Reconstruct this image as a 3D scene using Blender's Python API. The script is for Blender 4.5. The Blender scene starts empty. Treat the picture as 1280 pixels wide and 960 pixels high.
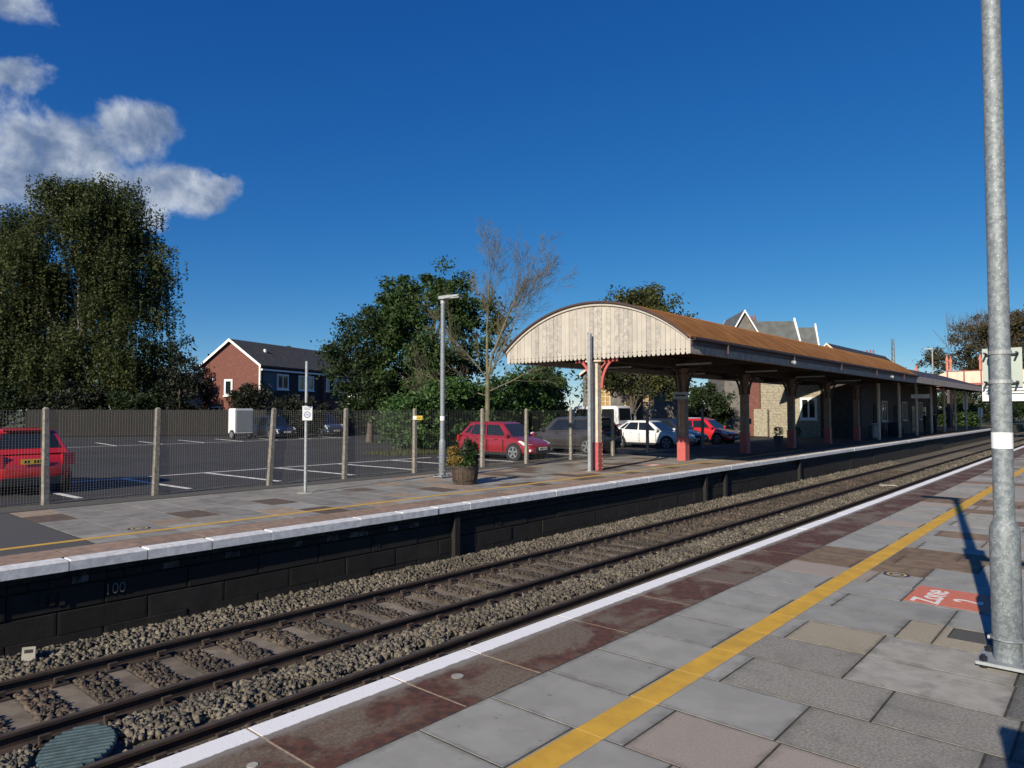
import bpy, bmesh, math, random
import numpy as np
from mathutils import Vector, Matrix
R = math.radians
rnd = random.Random(7)
rng = np.random.default_rng(11)
scene = bpy.context.scene
COL = scene.collection

# ------------------------------------------------------------------ camera
cam_d = bpy.data.cameras.new('camera'); cam = bpy.data.objects.new('camera', cam_d); COL.objects.link(cam)
cam_d.sensor_width = 36.0; cam_d.lens = 36.0 * 870 / 1280; cam_d.clip_end = 6000; cam_d.clip_start = 0.05
YAW = math.atan(760 / 870); PITCH = math.atan(33 / 870)
cam.location = (0, 0, 1.9); cam.rotation_euler = (math.pi / 2 + PITCH, 0, YAW)
scene.camera = cam
scene.render.resolution_x = 1024; scene.render.resolution_y = 768

# ------------------------------------------------------------------ sun, sky
SUN_EL = R(25.5); SUN_AZ = R(10.3)
sun_dir = Vector((math.sin(SUN_AZ) * math.cos(SUN_EL), -math.cos(SUN_AZ) * math.cos(SUN_EL), math.sin(SUN_EL)))
sd = bpy.data.lights.new('sun', 'SUN'); sd.energy = 4.9; sd.angle = R(0.53); sd.color = (1.0, 0.895, 0.725)
so = bpy.data.objects.new('sun', sd); COL.objects.link(so)
so.rotation_euler = (-sun_dir).to_track_quat('-Z', 'Y').to_euler(); so.location = (20, -60, 60)

world = bpy.data.worlds.new('World'); scene.world = world; world.use_nodes = True
nt = world.node_tree; nt.nodes.clear()
class NB:
    """small node-building helper"""
    def __init__(s, nt): s.nt = nt
    def n(s, t, **kw):
        nd = s.nt.nodes.new(t)
        for k, v in kw.items(): setattr(nd, k, v)
        return nd
    def put(s, sock, v):
        if isinstance(v, bpy.types.NodeSocket): s.nt.links.new(v, sock)
        elif v is not None: sock.default_value = v
    def m(s, op, a, b=None, c=None, clamp=False):
        nd = s.n('ShaderNodeMath', operation=op, use_clamp=clamp)
        for i, v in enumerate((a, b, c)): 
            if v is not None: s.put(nd.inputs[i], v)
        return nd.outputs[0]
    def noise(s, vec, scale, detail=4, rough=.55, dist=0.0):
        nd = s.n('ShaderNodeTexNoise'); s.put(nd.inputs['Vector'], vec)
        nd.inputs['Scale'].default_value = scale; nd.inputs['Detail'].default_value = detail
        nd.inputs['Roughness'].default_value = rough; nd.inputs['Distortion'].default_value = dist
        return nd.outputs['Fac']
    def ss(s, v, a, b):
        nd = s.n('ShaderNodeMapRange', interpolation_type='SMOOTHSTEP'); s.put(nd.inputs[0], v)
        nd.inputs[1].default_value = a; nd.inputs[2].default_value = b; nd.inputs[3].default_value = 0; nd.inputs[4].default_value = 1
        return nd.outputs[0]
    def mix(s, f, a, b, mode='MIX'):
        nd = s.n('ShaderNodeMix', data_type='RGBA', blend_type=mode)
        s.put(nd.inputs[0], f)
        for sk, v in ((nd.inputs[6], a), (nd.inputs[7], b)):
            s.put(sk, (tuple(v) + (1,)) if isinstance(v, (tuple, list)) and len(v) == 3 else v)
        return nd.outputs[2]
b = NB(nt)
sky = b.n('ShaderNodeTexSky', sky_type='NISHITA', sun_disc=False, sun_elevation=SUN_EL, sun_rotation=math.pi - SUN_AZ,
          altitude=50, air_density=0.6, dust_density=0.0, ozone_density=5.2)
tc = b.n('ShaderNodeTexCoord'); sp = b.n('ShaderNodeSeparateXYZ'); nt.links.new(tc.outputs['Generated'], sp.inputs[0])
warp = lambda v, sc_, amp: b.m('ADD', v, b.m('MULTIPLY', b.m('SUBTRACT', b.noise(tc.outputs['Generated'], sc_, 5, .6), .5), amp))
az = warp(b.m('ARCTAN2', sp.outputs[0], sp.outputs[1]), 9.0, .085); el = warp(b.m('ARCSINE', sp.outputs[2]), 10.7, .06)
# cumulus: patches given by azimuth, elevation and angular half-sizes (radians); the same kind continues round the sky
clouds = [(-1.30, .312, .085, .045), (-1.215, .345, .055, .042), (-1.33, .262, .12, .05), (-1.19, .285, .07, .035), (-1.15, .272, .055, .03), (-1.115, .290, .028, .02), (-1.25, .27, .08, .05),
          (-1.345, .378, .04, .022), (-1.38, .452, .075, .03), (-1.47, .30, .11, .07),
          (-1.75, .30, .18, .08), (-2.1, .38, .12, .06), (-2.5, .25, .2, .07), (1.5, .28, .16, .07), (2.1, .36, .13, .06), (2.7, .27, .18, .07), (.9, .42, .1, .05)]
fld = None
for a, e, ra, re in clouds:
    dx = b.m('MULTIPLY', b.m('SUBTRACT', az, a), 1 / ra); dy = b.m('MULTIPLY', b.m('SUBTRACT', el, e), 1 / re)
    dd = b.m('SQRT', b.m('ADD', b.m('MULTIPLY', dx, dx), b.m('MULTIPLY', dy, dy)))
    v = b.m('SUBTRACT', 1.0, dd)
    fld = v if fld is None else b.m('SMOOTH_MAX', fld, v, .25)
nz = b.noise(tc.outputs['Generated'], 15, 10, .60, .2); nz2 = b.noise(tc.outputs['Generated'], 5, 3, .5)
shape = b.m('ADD', fld, b.m('MULTIPLY', b.m('SUBTRACT', nz, .5), 1.9))
alpha = b.m('MULTIPLY', b.ss(shape, -.06, .58), .92)
lit = b.m('ADD', b.m('MULTIPLY', b.noise(tc.outputs['Generated'], 22, 6, .6, .3), .9), b.m('MULTIPLY', nz2, .55))
ccol = b.mix(b.ss(b.m('ADD', lit, b.m('MULTIPLY', fld, -.16)), .42, 1.0), (1.15, 1.75, 3.0), (6.4, 6.9, 7.5))
skyc = b.n('ShaderNodeHueSaturation'); skyc.inputs['Saturation'].default_value = 1.2; nt.links.new(sky.outputs[0], skyc.inputs['Color'])
bg = b.n('ShaderNodeBackground')
cs = b.n('ShaderNodeSeparateColor'); nt.links.new(skyc.outputs[0], cs.inputs[0]); cc = b.n('ShaderNodeCombineColor')   # film response: the blue shoulder is compressed as in the camera
nt.links.new(cs.outputs[0], cc.inputs[0]); nt.links.new(b.m('MULTIPLY', b.m('POWER', cs.outputs[1], .87), 1.03), cc.inputs[1]); nt.links.new(b.m('MULTIPLY', b.m('POWER', cs.outputs[2], .55), 1.85), cc.inputs[2])
nt.links.new(b.mix(alpha, cc.outputs[0], ccol), bg.inputs[0]); bg.inputs[1].default_value = 0.085
wo = b.n('ShaderNodeOutputWorld'); nt.links.new(bg.outputs[0], wo.inputs[0])

vs = scene.view_settings
vs.view_transform = 'Standard'; vs.look = 'None'; vs.gamma = 1.0; vs.use_curve_mapping = False; vs.exposure = 0.42

# ------------------------------------------------------------------ materials
MAT = {}
def mat(name, c1, c2=None, rough=.85, ns=3.0, lo=.35, hi=.65, bump=0.0, bs=40.0, metal=0.0, obj=0.0, isl=0.0, c3=None, s3=1.0, t3=(.55, .7), spec=.5, transl=0.0, detail=6, edge=0.0, gum=0.0):
    m = bpy.data.materials.new(name); m.use_nodes = True; t = m.node_tree; k = NB(t)
    p = t.nodes['Principled BSDF']; geo = k.n('ShaderNodeNewGeometry'); pos = geo.outputs['Position']
    p.inputs['Roughness'].default_value = rough; p.inputs['Metallic'].default_value = metal; p.inputs['Specular IOR Level'].default_value = spec
    c = tuple(c1) + (1,)
    if c2 is not None: c = k.mix(k.ss(k.noise(pos, ns, detail), lo, hi), c1, c2)
    if c3 is not None: c = k.mix(k.ss(k.noise(pos, s3, 5, .6), *t3), c, c3)
    if edge:      # dirt that has gathered along the rim of a slab, ragged
        tco = k.n('ShaderNodeTexCoord'); so_ = k.n('ShaderNodeSeparateXYZ'); t.links.new(tco.outputs['Object'], so_.inputs[0])
        r_ = k.m('MAXIMUM', k.m('ABSOLUTE', so_.outputs[0]), k.m('ABSOLUTE', so_.outputs[1])); r_ = k.m('ADD', r_, k.m('MULTIPLY', k.m('SUBTRACT', k.noise(pos, 7, 6, .65), .5), .22))
        c = k.mix(k.m('MULTIPLY', k.ss(r_, .43, .53), edge), c, tuple(v * .45 for v in c1[:3]))
        c = k.mix(k.m('MULTIPLY', k.ss(k.noise(pos, 1.1, 6, .6), .5, .72), .35), c, tuple(v * .55 for v in c1[:3]))
    if gum:
        vo = k.n('ShaderNodeTexVoronoi'); t.links.new(pos, vo.inputs['Vector']); vo.inputs['Scale'].default_value = 4.2
        c = k.mix(k.m('MULTIPLY', k.m('SUBTRACT', 1, k.ss(vo.outputs['Distance'], .06, .085)), gum), c, tuple(v * .5 for v in c1[:3]))
    if obj:
        oi = k.n('ShaderNodeObjectInfo'); f = k.m('MULTIPLY_ADD', oi.outputs['Random'], 2 * obj, 1 - obj)
        hs = k.n('ShaderNodeHueSaturation'); k.put(hs.inputs['Color'], c); k.put(hs.inputs['Value'], f); c = hs.outputs[0]
    if isl:
        f = k.m('MULTIPLY_ADD', geo.outputs['Random Per Island'], 2 * isl, 1 - isl)
        hs = k.n('ShaderNodeHueSaturation'); k.put(hs.inputs['Color'], c); k.put(hs.inputs['Value'], f); c = hs.outputs[0]
    k.put(p.inputs['Base Color'], c)
    if bump:
        bn = k.n('ShaderNodeBump'); bn.inputs['Strength'].default_value = min(1, bump); bn.inputs['Distance'].default_value = .004 * max(1, bump)
        k.put(bn.inputs['Height'], k.noise(pos, bs, 5, .65)); t.links.new(bn.outputs[0], p.inputs['Normal'])
    if transl:
        tr = k.n('ShaderNodeBsdfTranslucent'); k.put(tr.inputs[0], c); mx = k.n('ShaderNodeMixShader'); mx.inputs[0].default_value = transl
        t.links.new(p.outputs[0], mx.inputs[1]); t.links.new(tr.outputs[0], mx.inputs[2])
        t.links.new(mx.outputs[0], t.nodes['Material Output'].inputs['Surface'])
    MAT[name] = m; return m

# paving
mat('slab_grey', (.30, .298, .277), (.255, .253, .235), ns=3.2, detail=9, bump=.25, bs=140, obj=.07, c3=(.22, .22, .20), s3=9, t3=(.6, .8), edge=.7, gum=.6, spec=.2)
mat('slab_rough', (.30, .288, .255), (.205, .197, .173), ns=55, lo=.38, hi=.62, bump=.8, bs=90, obj=.08, c3=(.17, .163, .142), s3=4.5, t3=(.5, .8), detail=9, edge=.7, gum=.6, spec=.2)
mat('slab_light', (.35, .335, .30), (.285, .275, .245), ns=7, detail=9, bump=.4, bs=90, obj=.06, c3=(.22, .21, .19), s3=3.5, t3=(.55, .75), edge=.7, gum=.6, spec=.2)
mat('slab_dark', (.17, .165, .155), (.10, .10, .09), ns=45, detail=9, bump=.7, bs=70, obj=.12, edge=.7, gum=0, spec=.2)
mat('slab_pink', (.36, .31, .268), (.28, .243, .212), ns=120, lo=.4, hi=.6, bump=.5, bs=160, obj=.06, edge=.7, gum=0, spec=.2)
mat('slab_beige', (.36, .32, .245), (.27, .235, .175), ns=90, lo=.4, hi=.6, bump=.5, bs=150, obj=.08, edge=.7, gum=0, spec=.2)
mat('slab_brown', (.235, .17, .115), (.16, .115, .08), ns=6, bump=.4, bs=90, obj=.14, edge=.7, gum=0, spec=.2)
mat('joint_moss', (.055, .052, .035), (.02, .02, .016), ns=8, bump=.8, bs=60)
mat('tarmac_patch', (.085, .083, .082), (.05, .05, .05), ns=60, bump=.9, bs=120)
mat('brick_strip', (.30, .205, .145), (.20, .145, .11), ns=7, bump=.5, bs=60, obj=.15)
mat('far_edge_white', (.66, .67, .68), (.50, .51, .53), ns=9, bump=.4, bs=40, obj=.06, c3=(.3, .3, .3), s3=14, t3=(.66, .78))
mat('yellow_paint', (.60, .36, .055), (.52, .31, .05), ns=5, rough=.7, bump=.25, bs=120, c3=(.40, .27, .08), s3=25, t3=(.6, .8))
mat('orange_paint', (.60, .175, .10), (.50, .15, .09), ns=20, rough=.7, c3=(.34, .2, .16), s3=30, t3=(.62, .75))
mat('white_paint', (.74, .74, .73), (.62, .62, .60), ns=14, rough=.7, c3=(.4, .4, .39), s3=30, t3=(.62, .75))
mat('park_paint', (.70, .70, .69), (.52, .52, .52), ns=6, rough=.8, c3=(.14, .14, .14), s3=18, t3=(.6, .72))
mat('navy_paint', (.03, .03, .09)); 
mat('asphalt', (.046, .046, .047), (.036, .036, .037), ns=.35, spec=.2, gum=.3, bump=.6, bs=60, c3=(.055, .055, .058), s3=.9, t3=(.55, .75))
mat('road_tar', (.06, .06, .062), (.045, .045, .046), ns=2, bump=.5, bs=60)
mat('earth', (.12, .105, .07), (.07, .07, .04), ns=1.2, bump=1, bs=18, c3=(.06, .085, .03), s3=.5, t3=(.45, .6))
mat('verge_dirt', (.13, .115, .085), (.075, .07, .05), ns=5, bump=1, bs=30)
# red edge slabs: white painted lip, rusty brown iron staining over concrete, both real colours of the stone
def edge_mat(name):
    m = bpy.data.materials.new(name); m.use_nodes = True; t = m.node_tree; k = NB(t); p = t.nodes['Principled BSDF']
    geo = k.n('ShaderNodeNewGeometry'); pos = geo.outputs['Position']; s = k.n('ShaderNodeSeparateXYZ'); t.links.new(pos, s.inputs[0])
    oi = k.n('ShaderNodeObjectInfo')
    base = k.mix(k.ss(k.noise(pos, 14, 6, .6), .35, .65), (.115, .045, .024), (.055, .026, .017))
    n1 = k.m('ADD', k.noise(pos, 1.7, 6, .62, .6), k.m('MULTIPLY', oi.outputs['Random'], .16))
    worn = k.mix(k.ss(k.noise(pos, 40, 4), .4, .6), (.17, .13, .092), (.115, .088, .062))
    c = k.mix(k.ss(n1, .54, .68), base, worn)
    c = k.mix(k.ss(k.noise(pos, 5, 5, .6), .6, .78), c, (.13, .055, .035))
    # worn grey strip next to the paint
    e1 = k.m('ADD', s.outputs[0], k.m('MULTIPLY', k.m('SUBTRACT', k.noise(pos, 6, 5), .5), .12))
    c = k.mix(k.ss(e1, -3.79, -3.72), (.21, .19, .165), c)
    e2 = k.m('ADD', s.outputs[0], k.m('MULTIPLY', k.m('SUBTRACT', k.noise(pos, 11, 6, .65), .5), .05))
    wh = k.mix(k.ss(k.noise(pos, 22, 6, .7), .60, .74), (.78, .78, .79), (.5, .49, .47))
    c = k.mix(k.ss(e2, -3.826, -3.812), wh, c)
    k.put(p.inputs['Base Color'], c); p.inputs['Roughness'].default_value = .75
    bn = k.n('ShaderNodeBump'); bn.inputs['Strength'].default_value = .5; bn.inputs['Distance'].default_value = .004
    k.put(bn.inputs['Height'], k.noise(pos, 60, 6, .7)); t.links.new(bn.outputs[0], p.inputs['Normal'])
    MAT[name] = m
edge_mat('edge_slab')
def line_mat(name, x0, x1):   # yellow road paint, worn through in places and ragged at its two edges
    m = bpy.data.materials.new(name); m.use_nodes = True; t = m.node_tree; k = NB(t); p = t.nodes['Principled BSDF']
    pos = k.n('ShaderNodeNewGeometry').outputs['Position']; s = k.n('ShaderNodeSeparateXYZ'); t.links.new(pos, s.inputs[0])
    c = k.mix(k.ss(k.noise(pos, 5, 6), .35, .65), (.60, .355, .05), (.50, .295, .045))
    d = k.m('SUBTRACT', (x1 - x0) / 2, k.m('ABSOLUTE', k.m('SUBTRACT', s.outputs[0], (x0 + x1) / 2))); d = k.m('ADD', d, k.m('MULTIPLY', k.m('SUBTRACT', k.noise(pos, 16, 6, .7), .5), .028))
    c = k.mix(k.ss(d, .004, .010), (.255, .25, .235), c)
    c = k.mix(k.m('MULTIPLY', k.ss(k.noise(pos, 34, 7, .75), .60, .72), .75), c, (.27, .25, .21)); c = k.mix(k.m('MULTIPLY', k.ss(k.noise(pos, 2.3, 5, .6), .5, .75), .4), c, (.33, .22, .06))
    k.put(p.inputs['Base Color'], c); p.inputs['Roughness'].default_value = .8; p.inputs['Specular IOR Level'].default_value = .25
    bn = k.n('ShaderNodeBump'); bn.inputs['Strength'].default_value = .3; bn.inputs['Distance'].default_value = .003; k.put(bn.inputs['Height'], k.noise(pos, 90, 5, .7)); t.links.new(bn.outputs[0], p.inputs['Normal'])
    MAT[name] = m
line_mat('yellow_line_near', -2.503, -2.294)
# railway
mat('stone_ballast', (.142, .124, .095), (.088, .077, .059), ns=1.5, isl=.42, bump=.5, bs=80)
mat('stone_dark', (.085, .065, .049), (.045, .036, .028), ns=1.5, isl=.45, bump=.5, bs=80)
mat('ballast_bed', (.11, .097, .075), (.05, .045, .036), ns=22, lo=.3, hi=.7, bump=3, bs=26, c3=(.15, .13, .10), s3=40, t3=(.5, .7))
mat('bed_dark', (.055, .043, .033), (.03, .025, .02), ns=22, bump=3, bs=26)
mat('rail_rust', (.050, .033, .025), (.028, .021, .018), ns=6, rough=.8, bump=.4, bs=50)
mat('rail_head', (.09, .07, .055), (.06, .045, .037), ns=4, rough=.6, metal=.2)
mat('sleeper_conc', (.20, .168, .13), (.12, .098, .077), ns=3, bump=.6, bs=50, obj=.15)
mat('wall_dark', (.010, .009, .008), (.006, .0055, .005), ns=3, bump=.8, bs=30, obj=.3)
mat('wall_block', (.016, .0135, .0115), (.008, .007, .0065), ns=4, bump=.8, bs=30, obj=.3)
mat('brick_pale', (.10, .096, .088), (.012, .011, .01), ns=10, bump=.8, bs=40, obj=.4)
mat('cover_green', (.055, .095, .105), (.035, .06, .07), ns=10, rough=.55, bump=.3)
# metals, posts
mat('galv', (.23, .26, .28), (.155, .18, .20), ns=28, lo=.42, hi=.58, rough=.62, metal=.25, c3=(.38, .41, .43), s3=60, t3=(.58, .68), bump=.12, bs=80)
mat('galv_dull', (.36, .39, .40), (.28, .30, .31), ns=12, rough=.6, metal=.35)
mat('bolt_dark', (.03, .032, .04), rough=.5, metal=.6)
mat('sign_back', (.36, .42, .39), (.32, .375, .35), ns=3, rough=.55)
mat('sign_white', (.80, .81, .82), (.74, .75, .76), ns=4, rough=.45)
mat('sign_print', (.22, .27, .40), rough=.6)
mat('sign_yellow', (.62, .45, .05), rough=.6)
mat('conc_post', (.26, .24, .205), (.155, .143, .12), ns=14, bump=.9, bs=60, obj=.12, c3=(.14, .13, .11), s3=30, t3=(.56, .7))
mat('fence_wire', (.21, .215, .215), rough=.5, metal=.3)
# canopy
mat('cream', (.66, .575, .47), (.58, .50, .41), ns=4, rough=.7)
mat('board_cream', (.43, .398, .350), (.38, .352, .312), ns=2.5, rough=.75, obj=.08, c3=(.30, .285, .265), s3=7, t3=(.62, .76))
mat('board_grey', (.43, .395, .35), (.31, .29, .27), ns=9, rough=.8, obj=.12, c3=(.25, .24, .225), s3=14, t3=(.5, .7))
mat('side_valance', (.36, .31, .275), (.26, .225, .20), ns=5, rough=.75, isl=.12)
mat('maroon', (.060, .030, .030), (.045, .024, .024), ns=4, rough=.6)
mat('rust_roof', (.245, .112, .036), (.185, .080, .026), ns=1.4, rough=.95, spec=.15, bump=.4, bs=12, c3=(.26, .14, .07), s3=.6, t3=(.55, .75))
mat('soffit', (.045, .035, .028), (.03, .025, .02), ns=2)
mat('red_paint', (.45, .095, .085), (.37, .08, .075), ns=7, rough=.55, c3=(.24, .07, .06), s3=20, t3=(.62, .72))
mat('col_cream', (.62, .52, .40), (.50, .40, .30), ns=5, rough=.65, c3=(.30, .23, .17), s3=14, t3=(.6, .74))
mat('col_shaded', (.24, .165, .115), (.18, .12, .085), ns=5, rough=.65, c3=(.12, .085, .06), s3=14, t3=(.6, .74))  # shaded copy of the cream: canopy shade put into the colour
mat('paving_shaded', (.075, .062, .055), (.05, .042, .038), ns=3, isl=.25)  # paving below the canopy, its shade put into the dark colour
mat('wall_shaded', (.060, .050, .045), (.042, .036, .033), ns=3, rough=.8)  # station wall tone with the canopy shade put into the colour
mat('timber', (.085, .055, .038), (.045, .03, .022), ns=6, bump=.6, bs=30, obj=.2)
mat('iron_hoop', (.05, .042, .036), rough=.6, metal=.5)
# buildings
mat('brick_red', (.165, .062, .048), (.115, .045, .036), ns=20, rough=.9, bump=.4, bs=30, c3=(.21, .10, .08), s3=6, t3=(.55, .7))
mat('roof_tile', (.066, .062, .058), (.046, .043, .041), ns=2.2, rough=.8, bump=1.2, bs=9)
mat('upvc', (.80, .80, .79), rough=.4)
mat('clad_dark', (.035, .033, .03), (.026, .024, .022), ns=3)
mat('clad_blue', (.07, .10, .13), rough=.6)
mat('glass', (.012, .015, .018), rough=.06, spec=.8)
mat('glass_amber', (.42, .28, .10), (.30, .19, .07), ns=5, rough=.35)
mat('stone_wall', (.36, .325, .25), (.22, .20, .15), ns=6, lo=.3, hi=.7, bump=1.5, bs=9, c3=(.15, .135, .105), s3=11, t3=(.56, .66))
mat('stone_grey', (.17, .16, .145), (.10, .095, .09), ns=3, lo=.3, hi=.7, bump=1.5, bs=9)
mat('slate', (.115, .125, .12), (.085, .09, .09), ns=1.6, rough=.65, bump=.8, bs=10, c3=(.16, .165, .13), s3=3, t3=(.6, .75))
mat('slate_dark', (.040, .038, .042), (.028, .028, .03), ns=2, rough=.7, bump=.6, bs=10)
mat('render_white', (.72, .70, .65), (.62, .60, .56), ns=2)
mat('chimney_red', (.27, .10, .07), (.2, .08, .06), ns=8)
mat('wood_dark', (.011, .009, .007), (.007, .006, .005), ns=3, obj=.2)
mat('bridge_panel', (.70, .54, .43), (.62, .47, .37), ns=2, rough=.65)
mat('bridge_red', (.30, .075, .055), (.24, .06, .05), ns=4, rough=.6)
mat('bridge_post', (.50, .19, .13), (.40, .15, .10), ns=3)
# foliage
def leaf(name, a, b2, tr=.3, isl=.35): return mat(name, a, b2, ns=.6, rough=.6, isl=isl, transl=tr, spec=.3, detail=3)
leaf('leaf_birch', (.062, .078, .024), (.044, .060, .020))
leaf('leaf_dark', (.022, .040, .014), (.030, .050, .016))
leaf('leaf_green', (.035, .068, .018), (.045, .080, .022))
leaf('leaf_laurel', (.040, .090, .022), (.055, .105, .028), .25)
leaf('leaf_black', (.012, .017, .010), (.016, .022, .011), .15)
leaf('leaf_olive', (.075, .080, .024), (.055, .068, .022))
leaf('leaf_brown', (.085, .068, .034), (.060, .052, .026))
leaf('leaf_yellow', (.20, .14, .035), (.12, .11, .03), .3)
leaf('grass', (.06, .075, .025), (.09, .085, .035), .3)
mat('bark', (.11, .09, .068), (.06, .05, .038), ns=9, bump=1, bs=30)
mat('bark_birch', (.45, .43, .39), (.16, .145, .12), ns=5, lo=.4, hi=.6)
mat('bark_lichen', (.165, .15, .092), (.10, .088, .06), ns=3, bump=.5, bs=30)
# cars and people
def paint(name, c, r=.28): 
    m = mat(name, c, rough=r, spec=.6); p = m.node_tree.nodes['Principled BSDF']; p.inputs['Coat Weight'].default_value = .7; p.inputs['Coat Roughness'].default_value = .06
paint('car_red', (.30, .012, .020)); paint('car_maroon', (.22, .010, .018)); paint('car_grey', (.040, .036, .036)); paint('car_white', (.68, .69, .70))
paint('car_navy', (.012, .018, .032)); paint('car_blue', (.02, .03, .06)); paint('car_silver', (.35, .37, .40)); paint('car_black', (.010, .010, .011)); paint('car_bright', (.45, .012, .015))
mat('plastic_black', (.012, .012, .013), rough=.55); mat('tyre', (.014, .014, .015), rough=.85); mat('alloy', (.55, .56, .57), rough=.3, metal=.8)
mat('lamp_glass', (.75, .76, .78), rough=.08, spec=.9); mat('tail_red', (.30, .01, .012), rough=.15)
mat('plate_white', (.74, .74, .72), rough=.4); mat('plate_yellow', (.62, .40, .03), rough=.4); mat('plate_ink', (.02, .02, .02))
mat('skin', (.42, .26, .18), rough=.6); mat('cloth_navy', (.015, .018, .03)); mat('cloth_black', (.012, .012, .012)); mat('hair_dark', (.03, .02, .014)); mat('cloth_grey', (.12, .12, .12))

# ------------------------------------------------------------------ mesh helpers
def tag(o, label=None, cat=None, group=None, kind=None):
    if label: o['label'] = label
    if cat: o['category'] = cat
    if group: o['group'] = group
    if kind: o['kind'] = kind
    return o
def empty(name, loc=(0, 0, 0), rz=0.0):
    o = bpy.data.objects.new(name, None); COL.objects.link(o); o.location = loc; o.rotation_euler = (0, 0, rz); o.empty_display_size = .2
    return o
def link(name, me, m=None, parent=None, loc=(0, 0, 0), rot=(0, 0, 0), scale=(1, 1, 1)):
    o = bpy.data.objects.new(name, me); COL.objects.link(o)
    if m is not None and len(me.materials) == 0: me.materials.append(MAT[m])
    o.parent = parent; o.location = loc; o.rotation_euler = rot; o.scale = scale
    return o
class MB:
    def __init__(s): s.v = []; s.f = []
    def add(s, vs, fs):
        n = len(s.v); s.v += [tuple(p) for p in vs]; s.f += [tuple(i + n for i in f) for f in fs]; return s
    def box(s, x0, x1, y0, y1, z0, z1):
        return s.add([(x0, y0, z0), (x1, y0, z0), (x1, y1, z0), (x0, y1, z0), (x0, y0, z1), (x1, y0, z1), (x1, y1, z1), (x0, y1, z1)],
                     [(3, 2, 1, 0), (4, 5, 6, 7), (0, 1, 5, 4), (1, 2, 6, 5), (2, 3, 7, 6), (3, 0, 4, 7)])
    def slab(s, x0, x1, y0, y1, z0, z1, c=.004):   # box with chamfered top edge
        z2 = z1 - c
        return s.add([(x0, y0, z0), (x1, y0, z0), (x1, y1, z0), (x0, y1, z0), (x0, y0, z2), (x1, y0, z2), (x1, y1, z2), (x0, y1, z2),
                      (x0 + c, y0 + c, z1), (x1 - c, y0 + c, z1), (x1 - c, y1 - c, z1), (x0 + c, y1 - c, z1)],
                     [(3, 2, 1, 0), (0, 1, 5, 4), (1, 2, 6, 5), (2, 3, 7, 6), (3, 0, 4, 7), (4, 5, 9, 8), (5, 6, 10, 9), (6, 7, 11, 10), (7, 4, 8, 11), (8, 9, 10, 11)])
    def bar(s, p, q, w, h, up=(0, 0, 1)):           # rectangular bar from p to q
        p = Vector(p); q = Vector(q); d = (q - p).normalized(); u = Vector(up); sd_ = d.cross(u)
        if sd_.length < 1e-4: sd_ = d.cross(Vector((1, 0, 0)))
        sd_.normalize(); u = sd_.cross(d).normalized()
        a = sd_ * (w / 2); c = u * (h / 2)
        return s.add([p - a - c, p + a - c, p + a + c, p - a + c, q - a - c, q + a - c, q + a + c, q - a + c],
                     [(3, 2, 1, 0), (4, 5, 6, 7), (0, 1, 5, 4), (1, 2, 6, 5), (2, 3, 7, 6), (3, 0, 4, 7)])
    def cyl(s, p, q, r0, r1=None, n=12, caps=True):
        r1 = r0 if r1 is None else r1; p = Vector(p); q = Vector(q); d = (q - p).normalized()
        a = d.cross(Vector((0, 0, 1)) if abs(d.z) < .9 else Vector((1, 0, 0))).normalized(); c = d.cross(a)
        vs_ = []
        for P, r in ((p, r0), (q, r1)):
            for i in range(n):
                t = 2 * math.pi * i / n; vs_.append(P + a * (r * math.cos(t)) + c * (r * math.sin(t)))
        fs = [(i, (i + 1) % n, n + (i + 1) % n, n + i) for i in range(n)]
        if caps: fs += [tuple(range(n))[::-1], tuple(range(n, 2 * n))]
        return s.add(vs_, fs)
    def tube(s, pts, rs, n=8):
        for i in range(len(pts) - 1): s.cyl(pts[i], pts[i + 1], rs[i], rs[i + 1], n, caps=(i == 0 or i == len(pts) - 2))
        return s
    def lathe(s, prof, n=20, c=(0, 0, 0)):
        vs_ = [(c[0] + r * math.cos(2 * math.pi * i / n), c[1] + r * math.sin(2 * math.pi * i / n), c[2] + z) for r, z in prof for i in range(n)]
        fs = [(j * n + i, j * n + (i + 1) % n, (j + 1) * n + (i + 1) % n, (j + 1) * n + i) for j in range(len(prof) - 1) for i in range(n)]
        fs += [tuple(range(n))[::-1], tuple(range((len(prof) - 1) * n, len(prof) * n))]
        return s.add(vs_, fs)
    def prism(s, pts, f0, f1):                      # closed polygon extruded between two maps (u,v)->xyz
        n = len(pts); vs_ = [f0(*p) for p in pts] + [f1(*p) for p in pts]
        return s.add(vs_, [tuple(range(n))[::-1], tuple(range(n, 2 * n))] + [(i, (i + 1) % n, n + (i + 1) % n, n + i) for i in range(n)])
    def mesh(s, name, smooth=False):
        me = bpy.data.meshes.new(name); me.from_pydata(s.v, [], s.f); me.update()
        bm = bmesh.new(); bm.from_mesh(me); bmesh.ops.recalc_face_normals(bm, faces=bm.faces); bm.to_mesh(me); bm.free()
        if smooth:
            for p in me.polygons: p.use_smooth = True
            try: me.set_sharp_from_angle(angle=R(40))
            except Exception: pass
        return me
    def build(s, name, m, parent=None, loc=(0, 0, 0), rot=(0, 0, 0), smooth=False, scale=(1, 1, 1)):
        return link(name, s.mesh(name, smooth), m, parent, loc, rot, scale)
def box(name, m, parent, *a, **k): return MB().box(*a).build(name, m, parent, **k)
def np_mesh(name, verts, quads):
    me = bpy.data.meshes.new(name); nv = len(verts); nf = len(quads); w = quads.shape[1]
    me.vertices.add(nv); me.vertices.foreach_set('co', verts.astype(np.float32).ravel())
    me.loops.add(nf * w); me.loops.foreach_set('vertex_index', quads.astype(np.int32).ravel())
    me.polygons.add(nf); me.polygons.foreach_set('loop_start', np.arange(0, nf * w, w, dtype=np.int32)); me.polygons.foreach_set('loop_total', np.full(nf, w, dtype=np.int32))
    me.update(calc_edges=True); return me
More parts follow.
